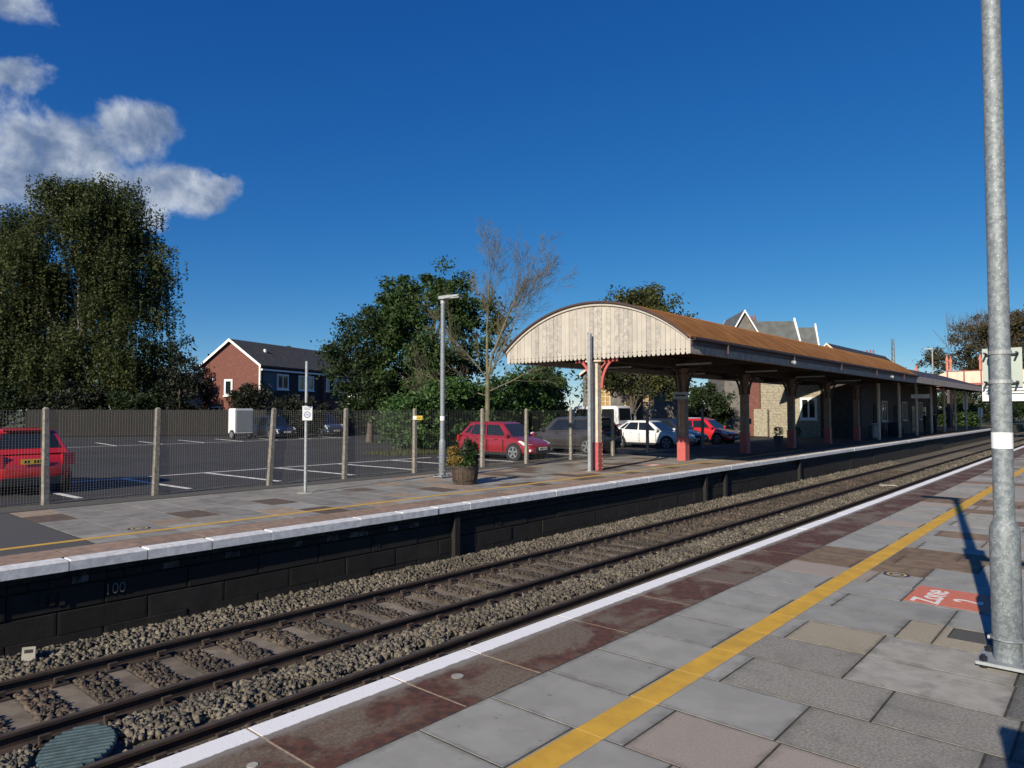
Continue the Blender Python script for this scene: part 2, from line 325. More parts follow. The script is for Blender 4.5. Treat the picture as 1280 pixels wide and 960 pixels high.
def text_mesh(txt, size, extrude=.001, xs=1.0, bold=0.0):
    cu = bpy.data.curves.new('lettering', 'FONT'); cu.body = txt; cu.size = size; cu.extrude = extrude; cu.offset = bold; cu.align_x = 'CENTER'; cu.align_y = 'CENTER'
    o = bpy.data.objects.new('lettering', cu); COL.objects.link(o); bpy.context.view_layer.update()
    me = bpy.data.meshes.new_from_object(o.evaluated_get(bpy.context.evaluated_depsgraph_get())); bpy.data.objects.remove(o)
    for v in me.vertices: v.co.x *= xs
    return me
def copy_tree(o, parent=None):
    c = o.copy(); COL.objects.link(c); c.parent = parent
    for ch in o.children: copy_tree(ch, c)
    return c
# ================================================================== GROUND
g = MB()
prof = [(-3000, -.10), (-10.95, -.10), (-10.9, -1.45), (-3.3, -1.45), (-3.25, -.10), (3000, -.10)]
for (xa, za), (xb, zb) in zip(prof[:-1], prof[1:]): g.add([(xa, -400, za), (xb, -400, zb), (xb, 4000, zb), (xa, 4000, za)], [(0, 1, 2, 3)])
tag(g.build('ground', 'earth'), kind='structure')
cp = MB().box(-66, -16.9, -14, 60, -.09, -.05).build('car_park', 'asphalt'); tag(cp, kind='structure')
tag(cp, 'tarmac car park with white painted bays behind the platform fence')
def stripe(x0, y0, x1, y1, w=.14):
    MB().bar((x0, y0, -.046), (x1, y1, -.046), w, .004).build('bay_line', 'park_paint', cp)
stripe(-21.6, 1, -21.6, 19.6)
for i in range(-1, 9): stripe(-21.54, 5.25 + 2.45 * i, -17.3, 5.4 + 2.45 * i)
stripe(-41.6, 4, -41.6, 30)
for i in range(11): stripe(-41.66, 4.8 + 2.45 * i, -46.6, 5.4 + 2.45 * i)
stripe(-17.25, 26, -22, 26.2); stripe(-17.25, 28.5, -22, 28.7)

# ================================================================== TRACK BED AND BALLAST
bal = MB()
bp = [(-10.4, -1.10), (-10.0, -1.10), (-9.75, -1.16), (-9.55, -1.22), (-7.45, -1.22), (-7.3, -1.15), (-6.95, -1.13), (-6.75, -1.17), (-4.6, -1.22), (-3.4, -1.22)]
for (xa, za), (xb, zb) in zip(bp[:-1], bp[1:]): bal.add([(xa, -12, za), (xb, -12, zb), (xb, 400, zb), (xa, 400, za)], [(0, 1, 2, 3)])
ballast = tag(bal.build('ballast', 'ballast_bed'), kind='structure')
RX = (-9.24, -7.74); NX = (-6.53, -5.03)       # rail centre lines, far and near track
def bz(x): return np.interp(x, [p[0] for p in bp], [p[1] for p in bp])
def stone_shape():
    v = np.array([[a, b_, c] for a in (-1, 1) for b_ in (-1, 1) for c in (-1, 1)], float)
    v += rng.uniform(-.55, .55, v.shape); v *= np.array([1, rng.uniform(.55, .9), rng.uniform(.42, .75)]) * .52
    q, _ = np.linalg.qr(rng.normal(size=(3, 3))); return v @ q.T
SQ = np.array([[0, 1, 3, 2], [4, 6, 7, 5], [0, 4, 5, 1], [2, 3, 7, 6], [0, 2, 6, 4], [1, 5, 7, 3]])
SH = np.array([stone_shape() for _ in range(60)])
def stones(name, m, x0, x1, y0, y1, per, s0, s1, skip=None, lift=.012, parent=ballast):
    n = int(per * (x1 - x0) * (y1 - y0)); x = rng.uniform(x0, x1, n); y = rng.uniform(y0, y1, n)
    if skip is not None: k = ~skip(x, y); x = x[k]; y = y[k]; n = len(x)
    sc = rng.uniform(s0, s1, n) * rng.choice([1, 1, 1.25], n); z = bz(x) + rng.uniform(-.008, lift, n) + sc * .18
    th = rng.uniform(0, 2 * np.pi, n); sh = SH[rng.integers(0, 60, n)]
    c, s_ = np.cos(th)[:, None], np.sin(th)[:, None]
    vx = (sh[:, :, 0] * c - sh[:, :, 1] * s_) * sc[:, None] + x[:, None]; vy = (sh[:, :, 0] * s_ + sh[:, :, 1] * c) * sc[:, None] + y[:, None]
    vz = sh[:, :, 2] * sc[:, None] + z[:, None]
    V = np.stack([vx, vy, vz], -1).reshape(-1, 3); Q = (SQ[None] + (np.arange(n) * 8)[:, None, None]).reshape(-1, 4)
    o = link(name, np_mesh(name, V, Q), m, parent); o['kind'] = 'stuff'; return o
SL = .56; SY0 = 1.55                                 # sleeper spacing and first sleeper
on_sleeper = lambda x, y: (np.abs((y - SY0 + SL / 2) % SL - SL / 2) < .135) & (((x > -9.86) & (x < -7.12)) | ((x > -7.15) & (x < -4.4)))
near_rail = lambda x, y=None: (np.abs(x - RX[0]) < .09) | (np.abs(x - RX[1]) < .09) | (np.abs(x - NX[0]) < .09)
sk = lambda x, y: on_sleeper(x, y) | near_rail(x)
cover_at = (-7.02, 2.2)
sk2 = lambda x, y: near_rail(x) | (((x - cover_at[0]) / .42) ** 2 + ((y - cover_at[1]) / .36) ** 2 < 1) | (on_sleeper(x, y) & ((x > -6.85) | (x < -7.45)))
stones('stones', 'stone_ballast', -7.6, -6.6, .3, 16, 1500, .034, .058, sk2, .035)
stones('stones', 'stone_ballast', -7.6, -6.6, 16, 40, 650, .045, .075, sk2, .03)
stones('stones', 'stone_ballast', -7.6, -6.6, 40, 80, 150, .07, .12, sk2, .03)
stones('stones', 'stone_ballast', -10.15, -9.34, .3, 18, 1300, .034, .058, near_rail, .03)
stones('stones', 'stone_ballast', -10.15, -9.34, 18, 45, 380, .05, .085, near_rail, .03)
stones('stones', 'stone_dark', -9.15, -7.83, .3, 16, 1150, .03, .055, sk, .0)
stones('stones', 'stone_dark', -9.15, -7.83, 16, 40, 330, .045, .075, sk, .0)
stones('stones', 'stone_dark', -6.45, -5.1, .3, 6, 400, .04, .062, sk, .0)
# the stones that show largest, one by one
SM = []
for i in range(10):
    me = bpy.data.meshes.new('ballast_stone'); me.from_pydata([tuple(v) for v in SH[i]], [], [tuple(q) for q in SQ]); me.update(); me.materials.append(MAT['stone_ballast']); SM.append(me)
n = 0
while n < 230:
    x = rnd.uniform(-7.5, -6.72); y = 1.0 + 7 * rnd.random() ** 1.6
    if sk2(np.array([x]), np.array([y]))[0]: continue
    s_ = rnd.uniform(.05, .072)
    link('ballast_stone', SM[n % 10], None, ballast, (x, y, float(bz(x)) + .03), (0, 0, rnd.uniform(0, 6.28)), (s_, s_, s_)); n += 1

# rails and sleepers: one railway track each
rail_prof = [(-.07, -.16), (.07, -.16), (.07, -.148), (.012, -.125), (.012, -.045), (.036, -.032), (.036, -.004), (.028, 0), (-.028, 0), (-.036, -.004), (-.036, -.032), (-.012, -.045), (-.012, -.125), (-.07, -.148)]
def track(label, xs, y0, y1, n_chairs):
    t = empty('railway_track', ((xs[0] + xs[1]) / 2, 0, -1.05)); tag(t, label, 'track', 'railway tracks between the platforms')
    cx = (xs[0] + xs[1]) / 2
    for x in xs:
        r = MB().prism(rail_prof, lambda u, v: (x - cx + u, y0, v), lambda u, v: (x - cx + u, y1, v)).build('rail', 'rail_rust', t)
        MB().box(x - cx - .026, x - cx + .026, y0, y1, .0005, .002).build('running_surface', 'rail_head', r)
    sm = MB().slab(-1.3, 1.3, -.125, .125, -.26, -.165, .02).mesh('sleeper')
    ch = MB()
    ch.slab(-.15, .15, -.09, .09, -.17, -.135, .01); ch.box(-.10, -.055, -.05, .05, -.14, -.075); ch.box(.055, .10, -.05, .05, -.14, -.075); ch.cyl((-.12, .05, -.14), (-.12, .05, -.10), .018, n=6); ch.cyl((.12, -.05, -.14), (.12, -.05, -.10), .018, n=6)
    cm = ch.mesh('rail_chair')
    i = 0; y = SY0 - 4 * SL
    while y < 62:
        s_ = link('sleeper', sm, 'sleeper_conc', t, (rnd.uniform(-.01, .01), y, rnd.uniform(-.006, .004)), (0, 0, rnd.uniform(-.012, .012)))
        if i < n_chairs:
            for x in xs: link('rail_chair', cm, 'rail_rust', s_, (x - cx, 0, 0))
        y += SL; i += 1
    return t
track('rusty railway track with concrete sleepers, running beside the far platform', RX, -8, 400, 40)
track('railway track mostly hidden below the white near platform edge', NX, -8, 400, 14)
# ribbed green cover on the stones
cv = empty('drain_cover', (cover_at[0], cover_at[1], -1.115)); tag(cv, 'oval ribbed blue-green plastic cover lying on the ballast', 'cover')
MB().lathe([(.0, 0), (.40, 0), (.41, .03), (.395, .045), (0, .045)], 28).build('cover_plate', 'cover_green', cv, scale=(1, .74, 1))
for i in range(13):
    xx = -.36 + .06 * i; hw = .74 * math.sqrt(max(0, .39 ** 2 - xx * xx))
    if hw > .05: MB().slab(xx - .017, xx + .017, -hw, hw, .04, .062, .008).build('rib', 'cover_green', cv)
cv.rotation_euler = (R(1.5), R(3), R(-28))
mk = MB().slab(-.012, .012, -.07, .07, 0, .17).build('track_marker', 'slab_light', None, (-9.9, 2.55, -1.10), (0, R(-8), R(-30)))
tag(mk, 'small pale marker plate leaning in the ballast below the far platform', 'marker'); box('printed_mark', 'plate_ink', mk, .0121, .0135, -.045, .045, .10, .14); 
bx_ = MB().slab(-.3, .3, -.14, .14, 0, .03).build('track_plate', 'slab_light', None, (-6.98, 30.5, -1.06), (0, 0, .3)); tag(bx_, 'small pale flat plate lying on the ballast further along', 'plate')

# ================================================================== NEAR PLATFORM
npf = MB().box(-3.78, 5.0, -6, 96, -1.4, -.0035).build('near_platform', 'joint_moss'); tag(npf, kind='structure')
tag(npf, 'near station platform paved with grey slabs and a yellow line')
UNIT = MB().slab(-.5, .5, -.5, .5, -.06, 0, .0022).mesh('paving_slab')
slab_me = {}
def slab(m, x0, x1, y0, y1, parent, z=None, gap=.007, name='paving_slab'):
    if m not in slab_me: slab_me[m] = UNIT.copy(); slab_me[m].materials.append(MAT[m])
    z = rnd.uniform(-.0012, .0) if z is None else z
    o = link(name, slab_me[m], None, parent, ((x0 + x1) / 2, (y0 + y1) / 2, z), (rnd.uniform(-.0008, .0008), rnd.uniform(-.0008, .0008), rnd.uniform(-.0025, .0025)), (x1 - x0 - 2 * gap, y1 - y0 - 2 * gap, 1))
    return o
G, RO, LI, DK, PK, BE, BR = 'slab_grey', 'slab_rough', 'slab_light', 'slab_dark', 'slab_pink', 'slab_beige', 'slab_brown'
CY = lambda k: 3.44 + .628 * k
rows = {-1: [(-2.52, G), (-1.86, G), (-.92, PK), (.1, DK)], 0: [(-2.17, G), (-1.51, PK), (-.57, PK), (.2, DK)], 1: [(-2.52, G), (-1.55, G), (-.61, RO), (.2, DK)],
        2: [(-2.17, G), (-1.20, RO), (-.50, RO), (.2, DK)], 3: [(-2.52, G), (-1.54, RO), (-.59, LI), (.2, DK)], 4: [(-2.17, G), (-1.54, BE), (-.60, LI), (.2, DK)],
        5: [(-2.52, G), (-1.48, G), (-1.21, BE), (-.55, BE), (.2, LI)], 6: [(-2.17, G), (-1.21, G), (-.4, G), (.2, LI)], 7: [(-2.52, G), (-1.70, G), (-1.04, G), (-.2, G)],
        8: [(-2.17, PK), (-1.72, G), (-.9, G), (.2, LI)], 9: [(-2.52, BR), (-1.73, BR), (-.9, G), (.2, G)], 10: [(-2.17, BR), (-1.3, BR), (-.5, LI), (.2, G)],
        11: [(-2.52, G), (-1.6, BR), (-.7, BR), (.1, G)], 12: [(-2.17, G), (-1.2, G), (-.3, LI)], 13: [(-2.52, G), (-1.5, G), (-.6, BE)], 14: [(-2.17, G), (-1.2, BR), (-.3, LI)]}
for k in range(-4, 30):
    y0, y1 = CY(k), CY(k + 1); x = -3.2
    if k in rows: r_ = rows[k]
    else:
        c0 = [G, LI, BR, DK, PK, G, LI, BE][(k * 5 + k * k) % 8] if k > 10 else G
        r_ = [((-2.52 if k % 2 else -2.17), c0), ((-1.54 if k % 2 else -1.2), c0 if rnd.random() < .6 else rnd.choice([G, LI, BR])), (-.5, rnd.choice([G, RO, LI, BR])), (.3, rnd.choice([G, DK, LI]))]
    for xe, m in r_: slab(m, x, xe, y0, y1, npf); x = xe
mat('slab_mix', (.27, .26, .24), (.22, .21, .19), ns=3, isl=.3, c3=(.18, .13, .10), s3=.7, t3=(.5, .6))
far_sl = MB(); 
for k in range(30, 100):
    x = -3.2
    for xe in ((-2.17, -1.2, -.3, .6) if k % 2 else (-2.52, -1.54, -.6, .6)): far_sl.slab(x + .006, xe - .006, CY(k) + .006, CY(k + 1) - .006, -.06, rnd.uniform(-.0015, 0)); x = xe
far_sl.build('distant_paving', 'slab_mix', npf)['kind'] = 'stuff'
# edge slabs with the white lip
ys = [-1.2, -.1, 1.05, 2.15, 3.23, 3.99, 5.19, 6.32, 7.4, 8.55]
while ys[-1] < 40: ys.append(ys[-1] + rnd.choice([1.05, 1.1, 1.2, .9]))
for a, c in zip(ys[:-1], ys[1:]):
    o = MB().slab(-3.99 + rnd.uniform(-.007, .007), -3.208, a + .006, c - .006, -.09, rnd.uniform(-.0012, .0), .003).build('edge_slab', 'edge_slab', npf)
MB().slab(-3.99, -3.208, ys[-1], 96, -.09, 0, .012).build('edge_strip', 'edge_slab', npf)
mat('mortar_pale', (.40, .32, .22), (.26, .2, .14), ns=20, bump=.6)
MB().box(-3.211, -3.194, -6, 96, -.05, -.006).build('mortar_line', 'mortar_pale', npf)
for y in ys[2:12]: MB().box(-3.99, -3.215, y - .0065, y + .0065, -.05, -.0022).build('mortar_line', 'mortar_pale', npf)
# yellow line, one painted length per slab course
for k in range(-4, 30):
    MB().box(-2.503, -2.294, CY(k) + .004, CY(k + 1) - .004, .0004, .0016).build('yellow_line', 'yellow_line_near', npf)
MB().box(-2.497, -2.300, CY(30), 96, .0005, .0025).build('yellow_line', 'yellow_paint', npf)
mat('yellow_worn', (.66, .45, .12), rough=.8)
for k in range(-3, 10): MB().box(-2.495, -2.302, CY(k) - .004, CY(k) + .004, -.004, .0012).build('yellow_line', 'yellow_worn', npf)
# painted zone panel, round badge, service cover
z = MB().box(-1.69, -.98, 7.90, 8.66, .0008, .0022).build('zone_panel', 'orange_paint', npf)
link('zone_lettering', text_mesh('Zone', .35, .0006, .82, .0035), 'white_paint', z, (-1.50, 8.24, .0032), (0, 0, R(90)))
link('zone_lettering', text_mesh('2', .35, .0006, .82, .0035), 'white_paint', z, (-1.17, 8.24, .0032), (0, 0, R(90)))
def badge(parent, x, y, r=.16):
    o = MB().lathe([(0, .0008), (r, .0008), (r, .0022), (0, .0022)], 28).build('floor_badge', 'navy_paint', parent, (x, y, 0))
    mm = MB(); a, c = r * .58, r * .74
    for i in range(24):
        t0, t1 = 2 * math.pi * i / 24, 2 * math.pi * (i + 1) / 24
        mm.add([(a * math.cos(t0), a * math.sin(t0), .0032), (c * math.cos(t0), c * math.sin(t0), .0032), (c * math.cos(t1), c * math.sin(t1), .0032), (a * math.cos(t1), a * math.sin(t1), .0032)], [(0, 1, 2, 3)])
    mm.build('badge_ring', 'sign_yellow', o); MB().lathe([(0, .0022), (r * .36, .0022), (r * .36, .0032), (0, .0032)], 16).build('badge_ring', 'slab_grey', o)
badge(npf, -2.0, 9.06, .14)
sc = MB().box(-1.13, -.72, 6.86, 7.16, -.001, .0015).build('service_cover', 'slab_dark', npf); MB().box(-1.145, -.705, 6.845, 7.175, -.003, .0005).build('cover_frame', 'joint_moss', sc)
MB().lathe([(0, -.001), (.045, -.001), (.045, .003), (0, .003)], 12).build('round_stud', 'slab_light', npf, (-3.62, 3.55, 0))
MB().lathe([(0, -.001), (.03, -.001), (.03, .003), (0, .003)], 12).build('round_stud', 'slab_light', npf, (-3.55, 1.95, 0))

# ================================================================== FAR PLATFORM
fpf = MB().box(-16.6, -10.36, -6, 92, -1.4, -.0035).build('far_platform', 'joint_moss'); tag(fpf, kind='structure')
tag(fpf, 'far station platform with a white edge and mixed paving')
y = -5.3; i = 0
while y < 60:
    L = rnd.choice([.86, .9, .95, 1.2, 1.7]) if y < 25 else 2.4
    MB().slab(-10.38, -10.11 + rnd.uniform(-.006, .006), y + .007, y + L - .007, -.14 + rnd.uniform(-.004, .004), rnd.uniform(-.004, .001), .018).build('coping_stone', 'far_edge_white', fpf); y += L; i += 1
MB().slab(-10.38, -10.11, y, 92, -.155, 0, .018).build('coping_stone', 'far_edge_white', fpf)
# wall under the coping: pale header course, dark blocks, a few piers
MB().box(-10.42, -10.34, -6, 92, -1.4, -.16).build('wall_core', 'joint_moss', fpf)
y = 1.0
while y < 24:
    L = rnd.uniform(.2, .26)
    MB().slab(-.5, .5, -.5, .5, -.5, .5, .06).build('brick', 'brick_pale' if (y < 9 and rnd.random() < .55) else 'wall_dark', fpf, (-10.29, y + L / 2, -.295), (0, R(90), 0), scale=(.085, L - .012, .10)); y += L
y = -2
while y < 60:
    for zc in (-.52, -.83, -1.12):
        yy = y + (.55 if zc == -.83 else 0)
        if y > 26 and zc != -.83: continue
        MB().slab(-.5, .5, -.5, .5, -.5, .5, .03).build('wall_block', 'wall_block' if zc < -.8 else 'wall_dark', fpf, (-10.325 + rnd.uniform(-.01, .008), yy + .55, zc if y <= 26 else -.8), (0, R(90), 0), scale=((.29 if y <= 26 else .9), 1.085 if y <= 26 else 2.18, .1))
    y += 1.1 if y <= 26 else 2.2
for yy in (9.9, 21.2, 22.7, 30): MB().box(-10.31, -10.17, yy, yy + .14, -1.25, -.18).build('wall_pier', 'wall_dark', fpf)
mat('chalk', (.11, .11, .11), rough=.9)
link('wall_number', text_mesh('100', .2, .001, .9), 'chalk', fpf, (-10.258, 3.62, -.50), (R(90), 0, R(90)))
for yy, w in ((2.9, .3), (8.0, .18), (11.3, .2)):
    for q in range(3): MB().box(-10.262, -10.259, yy - w / 2 + q * w * .36, yy - w / 2 + q * w * .36 + w * .2, -.55 - .02 * q, -.43).build('chalk_mark', 'wall_block', fpf)
# surface: brick strip, slabs, tarmac patch at the left end
y = -5
while y < 70:
    L = .9 if y < 30 else 5
    slab('brick_strip', -11.05, -10.37, y, y + L, fpf, name='edge_paving'); y += L
MB().slab(-15.55, -11.05, -6, 3.62, -.06, -.001).build('tarmac_patch', 'tarmac_patch', fpf)
mat('slab_ochre', (.30, .235, .17), (.24, .18, .13), ns=5, bump=.4, obj=.12)
mat('slab_mid', (.235, .225, .205), (.19, .18, .165), ns=3, bump=.4, obj=.10, c3=(.15, .14, .125), s3=1.5, t3=(.5, .7))
mat('slab_umber', (.12, .085, .06), (.085, .062, .045), ns=6, bump=.4, obj=.15)
k = 0; y = 3.64
while y < 27.5:
    x = -11.06; h = .63
    first = True
    while x > -15.5:
        w = rnd.choice([.62, .92, .92, .95]) if not first else (.45 if k % 2 else .9); first = False
        xe = max(x - w, -15.55)
        if xe < -15.2: xe = -15.55
        m = rnd.choices(['slab_mid', 'slab_ochre', 'slab_umber', 'slab_grey', 'slab_rough'], [50 if y < 25 else 0, 16, (8 if y < 14 else 22), 14, 12])[0]
        slab(m, xe, x, y, y + h, fpf, gap=.005); x = xe
    y += h; k += 1
rest = MB()
while y < 70:
    x = -11.06
    while x > -15.5: rest.slab(x - .9 + .005, x - .005, y + .005, y + .625, -.06, rnd.uniform(-.0015, 0)); x -= .9
    y += .63
rest.build('distant_paving', 'paving_shaded', fpf)['kind'] = 'stuff'
y = -5.9
while y < 34:
    MB().box(-11.62, -11.48, y + .003, y + .9 - .003, .0008, .0028).build('yellow_line', 'yellow_paint', fpf); y += .9
badge(fpf, -11.95, 4.55, .17)
fz = MB().box(-12.55, -12.0, 21.2, 21.9, .0008, .0022).build('zone_panel', 'orange_paint', fpf); MB().box(-12.4, -12.15, 21.3, 21.8, .003, .0036).build('zone_mark', 'white_paint', fpf)
MB().slab(-16.05, -15.56, -6, 40, -.09, .03, .02).build('kerb', 'slab_dark', fpf)
MB().box(-16.95, -16.06, -6, 44, -.09, .012).build('dirt_strip', 'verge_dirt', fpf)
# ================================================================== LAMP COLUMNS, POSTS
def lamp_column(label, loc, head_rz, signs=False, top=5.0):
    t = empty('lamp_column', loc); tag(t, label, 'lamp post', 'galvanised lamp columns on the platforms')
    MB().slab(-.18, .18, -.18, .18, .028, .05, .004).build('base_plate', 'galv_dull', t)
    for sx in (-.135, .135):
        for sy in (-.135, .135):
            bo = MB().cyl((sx, sy, -.005), (sx, sy, .095), .014, n=8).build('anchor_bolt', 'bolt_dark', t)
            MB().cyl((sx, sy, .05), (sx, sy, .08), .028, n=6).build('nut', 'bolt_dark', bo)
            MB().cyl((sx, sy, .0), (sx, sy, .026), .028, n=6).build('nut', 'bolt_dark', bo)
    MB().lathe([(.090, .048), (.090, .205), (.098, .215), (.098, .99), (.096, 1.02), (.071, 1.085), (.068, 1.10)], 32).build('base_tube', 'galv', t, smooth=True)
    fl = MB().lathe([(.099, .20), (.110, .203), (.110, .215), (.099, .218)], 32).build('seam_ring', 'galv', t, smooth=True)
    for s_ in (-1, 1): MB().cyl((s_ * .104, -.02, .20), (s_ * .120, -.02, .20), .016, n=8).build('ring_bolt', 'galv_dull', fl)
    MB().slab(-.045, .045, -.105, .105, .30, .302).build('ring_tab', 'galv_dull', fl, (0, 0, -.085))
    d = MB().box(-.044, .044, .0955, .1005, .42, .92).build('access_door', 'galv', t); MB().cyl((0, .100, .85), (0, .105, .85), .012, n=8).build('door_lock', 'bolt_dark', d)
    MB().lathe([(.068, 1.08), (.068, 2.4), (.062, top - .1)], 28).build('shaft', 'galv', t, smooth=True)
    MB().lathe([(.0695, 1.615), (.0695, 1.735)], 28).build('white_band', 'sign_white', t, smooth=True)
    c, s_ = math.cos(head_rz), math.sin(head_rz)
    MB().cyl((0, 0, top - .14), (0, 0, top), .075, .07, 16).build('top_collar', 'galv_dull', t)
    hd = MB().prism([(-.08, 0), (.06, -.02), (.30, .0), (.62, .03), (.66, .05), (.62, .065), (.25, .075), (-.05, .07)], lambda u, v: (u * c - .13 * s_, u * s_ + .13 * c, top + v), lambda u, v: (u * c + .13 * s_, u * s_ - .13 * c, top + v)).build('lamp_head', 'galv_dull', t)
    MB().box(-.11, .11, -.22, .22, -.012, 0).build('lens', 'lamp_glass', hd, (.42 * c, .42 * s_, top), (0, 0, head_rz + R(90)))
    if signs:
        sb = MB().slab(-.126, .126, .115, .122, 2.078, 2.378, .001).build('sign_board', 'sign_back', t)
        for z in (2.115, 2.335):
            MB().lathe([(.0685, z - .014), (.075, z - .014), (.075, z + .014), (.0685, z + .014)], 20).build('clamp_band', 'galv_dull', sb)
            MB().box(-.105, .105, .09, .114, z - .012, z + .0).build('clamp_channel', 'bolt_dark', sb); MB().cyl((-.1, .0, z), (-.1, .11, z), .008, n=6).build('clamp_screw', 'bolt_dark', sb); MB().cyl((.1, .0, z), (.1, .11, z), .008, n=6).build('clamp_screw', 'bolt_dark', sb)
        sw = MB().slab(-.133, .60, .135, .142, 1.972, 2.10, .001).build('sign_board', 'sign_white', t)
        MB().box(-.11, .58, .122, .134, 2.03, 2.036).build('clamp_channel', 'galv_dull', sw); MB().box(-.11, .58, .122, .134, 2.05, 2.056).build('clamp_channel', 'galv_dull', sw)
    return t
lamp_column('thick galvanised lamp column with sign boards, bolted to the near platform at right', (-.675, 6.37, 0), math.pi, True, 5.42)
lamp_column('galvanised lamp column standing by the half barrel planter on the far platform', (-14.5, 13.6, 0), 0.15, False, 5.08)

t = empty('sign_post', (-14.21, 9.02, 0)); tag(t, 'slim grey pole with a small white sign on the far platform', 'sign post')
MB().cyl((0, 0, 0), (0, 0, 3.03), .036, .034, 14).build('pole', 'galv_dull', t, smooth=True); MB().lathe([(0, 3.03), (.036, 3.03), (.02, 3.045), (0, 3.047)], 12).build('pole_cap', 'galv_dull', t)
sg = MB().slab(-.11, .11, -.004, .004, 1.67, 2.0, .001).build('sign_plate', 'sign_white', t, (.045, 0, 0), (0, 0, R(62)))
MB().cyl((0, -.0042, 1.80), (0, -.0055, 1.80), .075, n=20).build('printed_ring', 'sign_print', sg); MB().cyl((0, -.0056, 1.80), (0, -.0066, 1.80), .052, n=20).build('printed_ring', 'sign_white', sg); MB().bar((-.03, -.0072, 1.80), (.03, -.0072, 1.80), .001, .03).build('printed_ring', 'sign_print', sg)
MB().box(-.07, .07, -.0055, -.0042, 1.92, 1.935).build('printed_line', 'sign_print', sg); MB().box(-.08, .08, -.0055, -.0042, 1.95, 1.965).build('printed_line', 'sign_print', sg)
MB().box(-.05, .05, -.05, .05, 2.02, 2.08).build('small_box', 'plastic_black', t, (.06, 0, 0))
MB().lathe([(0, 0), (.19, 0), (.17, .012), (0, .014)], 14).build('concrete_foot', 'slab_light', t)

# ================================================================== FENCE
fence = empty('fence', (-16.2, 4, 0)); tag(fence, 'concrete post fence with wire mesh between the car park and far platform', 'fence')
FP = [(-16.42, -.2), (-16.36, 2.0), (-16.30, 4.42), (-16.20, 6.49), (-16.12, 9.2), (-16.03, 11.38), (-15.97, 13.84), (-15.92, 16.73), (-15.82, 18.88), (-15.78, 21.47), (-15.76, 24.33), (-15.74, 27.1), (-15.72, 29.9), (-15.7, 32.4)]
pm = MB(); pm.prism([(-.075, -.06), (-.045, -.085), (.045, -.085), (.075, -.06), (.075, .06), (.045, .085), (-.045, .085), (-.075, .06)], lambda u, v: (u, v, -.1), lambda u, v: (u * .8, v * .8, 1.93))
pm.prism([(-.06, -.048), (-.036, -.068), (.036, -.068), (.06, -.048), (.06, .048), (.036, .068), (-.036, .068), (-.06, .048)], lambda u, v: (u, v, 1.93), lambda u, v: (u * .5, v * .5, 1.965))
pme = pm.mesh('post')
for v_ in pme.vertices: v_.co.x *= .84; v_.co.y *= .84
lean = {3: (.02, -.012), 4: (.045, .02), 2: (-.012, -.008), 5: (.02, .0)}
for i, (x, y) in enumerate(FP): link('post', pme, 'conc_post', fence, (x + 16.2, y - 4, 0), (-lean.get(i, (0, 0))[0], lean.get(i, (0, 0))[1], rnd.uniform(-.1, .1)))
def wire_panel(a, c, pitch, th):
    a = Vector((a[0], a[1], 0)); c = Vector((c[0], c[1], 0)); d = c - a; L = d.length; d.normalize(); nrm = Vector((-d.y, d.x, 0)); V = []; Q = []
    def seg(p, q, u, v):
        b0 = len(V); 
        for P in (p, q):
            for w in (u * th + v * th, -u * th + v * th, -u * th - v * th, u * th - v * th): V.append(P + w)
        Q.extend([(b0 + i, b0 + (i + 1) % 4, b0 + 4 + (i + 1) % 4, b0 + 4 + i) for i in range(4)])
    n = int(L / pitch)
    for i in range(n + 1): P = a + d * (i * L / n); seg(P + Vector((0, 0, .05)), P + Vector((0, 0, 1.9)), d, nrm)
    n = int(1.85 / pitch)
    for i in range(n + 1): z = Vector((0, 0, .05 + i * 1.85 / n)); seg(a + z + nrm * .004, c + z + nrm * .004, nrm, Vector((0, 0, 1)))
    return np_mesh('wire_mesh', np.array([tuple(v - Vector((-16.2, 4, 0))) for v in V]), np.array(Q))
for i in range(len(FP) - 1):
    o = link('wire_mesh', wire_panel(FP[i], FP[i + 1], .052 if i < 6 else .07, .0014 if i < 6 else .0008), 'fence_wire', fence)
sp_ = MB().slab(-.14, .14, -.004, .004, 1.62, 1.74, .001).build('fence_sign', 'sign_yellow', None, (-15.86, 13.86, 0), (0, 0, R(50))); tag(sp_, 'small yellow and white notice on a fence post', 'sign')
MB().box(-.135, -.04, -.006, -.0042, 1.625, 1.735).build('notice_panel', 'sign_white', sp_); MB().box(-.02, .12, -.006, -.0042, 1.65, 1.665).build('notice_line', 'plate_ink', sp_); MB().box(-.02, .12, -.006, -.0042, 1.69, 1.705).build('notice_line', 'plate_ink', sp_)

# ================================================================== PLANTER
def barrel(loc, s_=1.0, label='', full=True):
    t = empty('barrel_planter', loc); t.scale = (s_, s_, s_); tag(t, label, 'planter', 'half barrel planters on the far platform')
    ns = 20
    for i in range(ns):
        a0, a1 = 2 * math.pi * i / ns + .012, 2 * math.pi * (i + 1) / ns - .012; st = MB(); V = []
        for r, z in ((.30, 0), (.345, .2), (.36, .36), (.36, .5)):
            for a in (a0, a1): V += [(r * math.cos(a), r * math.sin(a), z), ((r - .03) * math.cos(a), (r - .03) * math.sin(a), z)]
        F_ = []
        for j in range(3):
            q = j * 4; F_ += [(q, q + 2, q + 6, q + 4), (q + 1, q + 5, q + 7, q + 3), (q, q + 4, q + 5, q + 1), (q + 2, q + 3, q + 7, q + 6)]
        F_ += [(0, 1, 3, 2), (12, 14, 15, 13)]; st.add(V, F_).build('stave', 'timber', t)
    for z, r in ((.09, .326), (.40, .364)): MB().lathe([(r, z), (r + .005, z), (r + .007, z + .045), (r, z + .045)], 28).build('hoop', 'iron_hoop', t)
    MB().lathe([(0, .42), (.33, .42), (.32, .45), (0, .47)], 20).build('soil', 'verge_dirt', t)
    return t
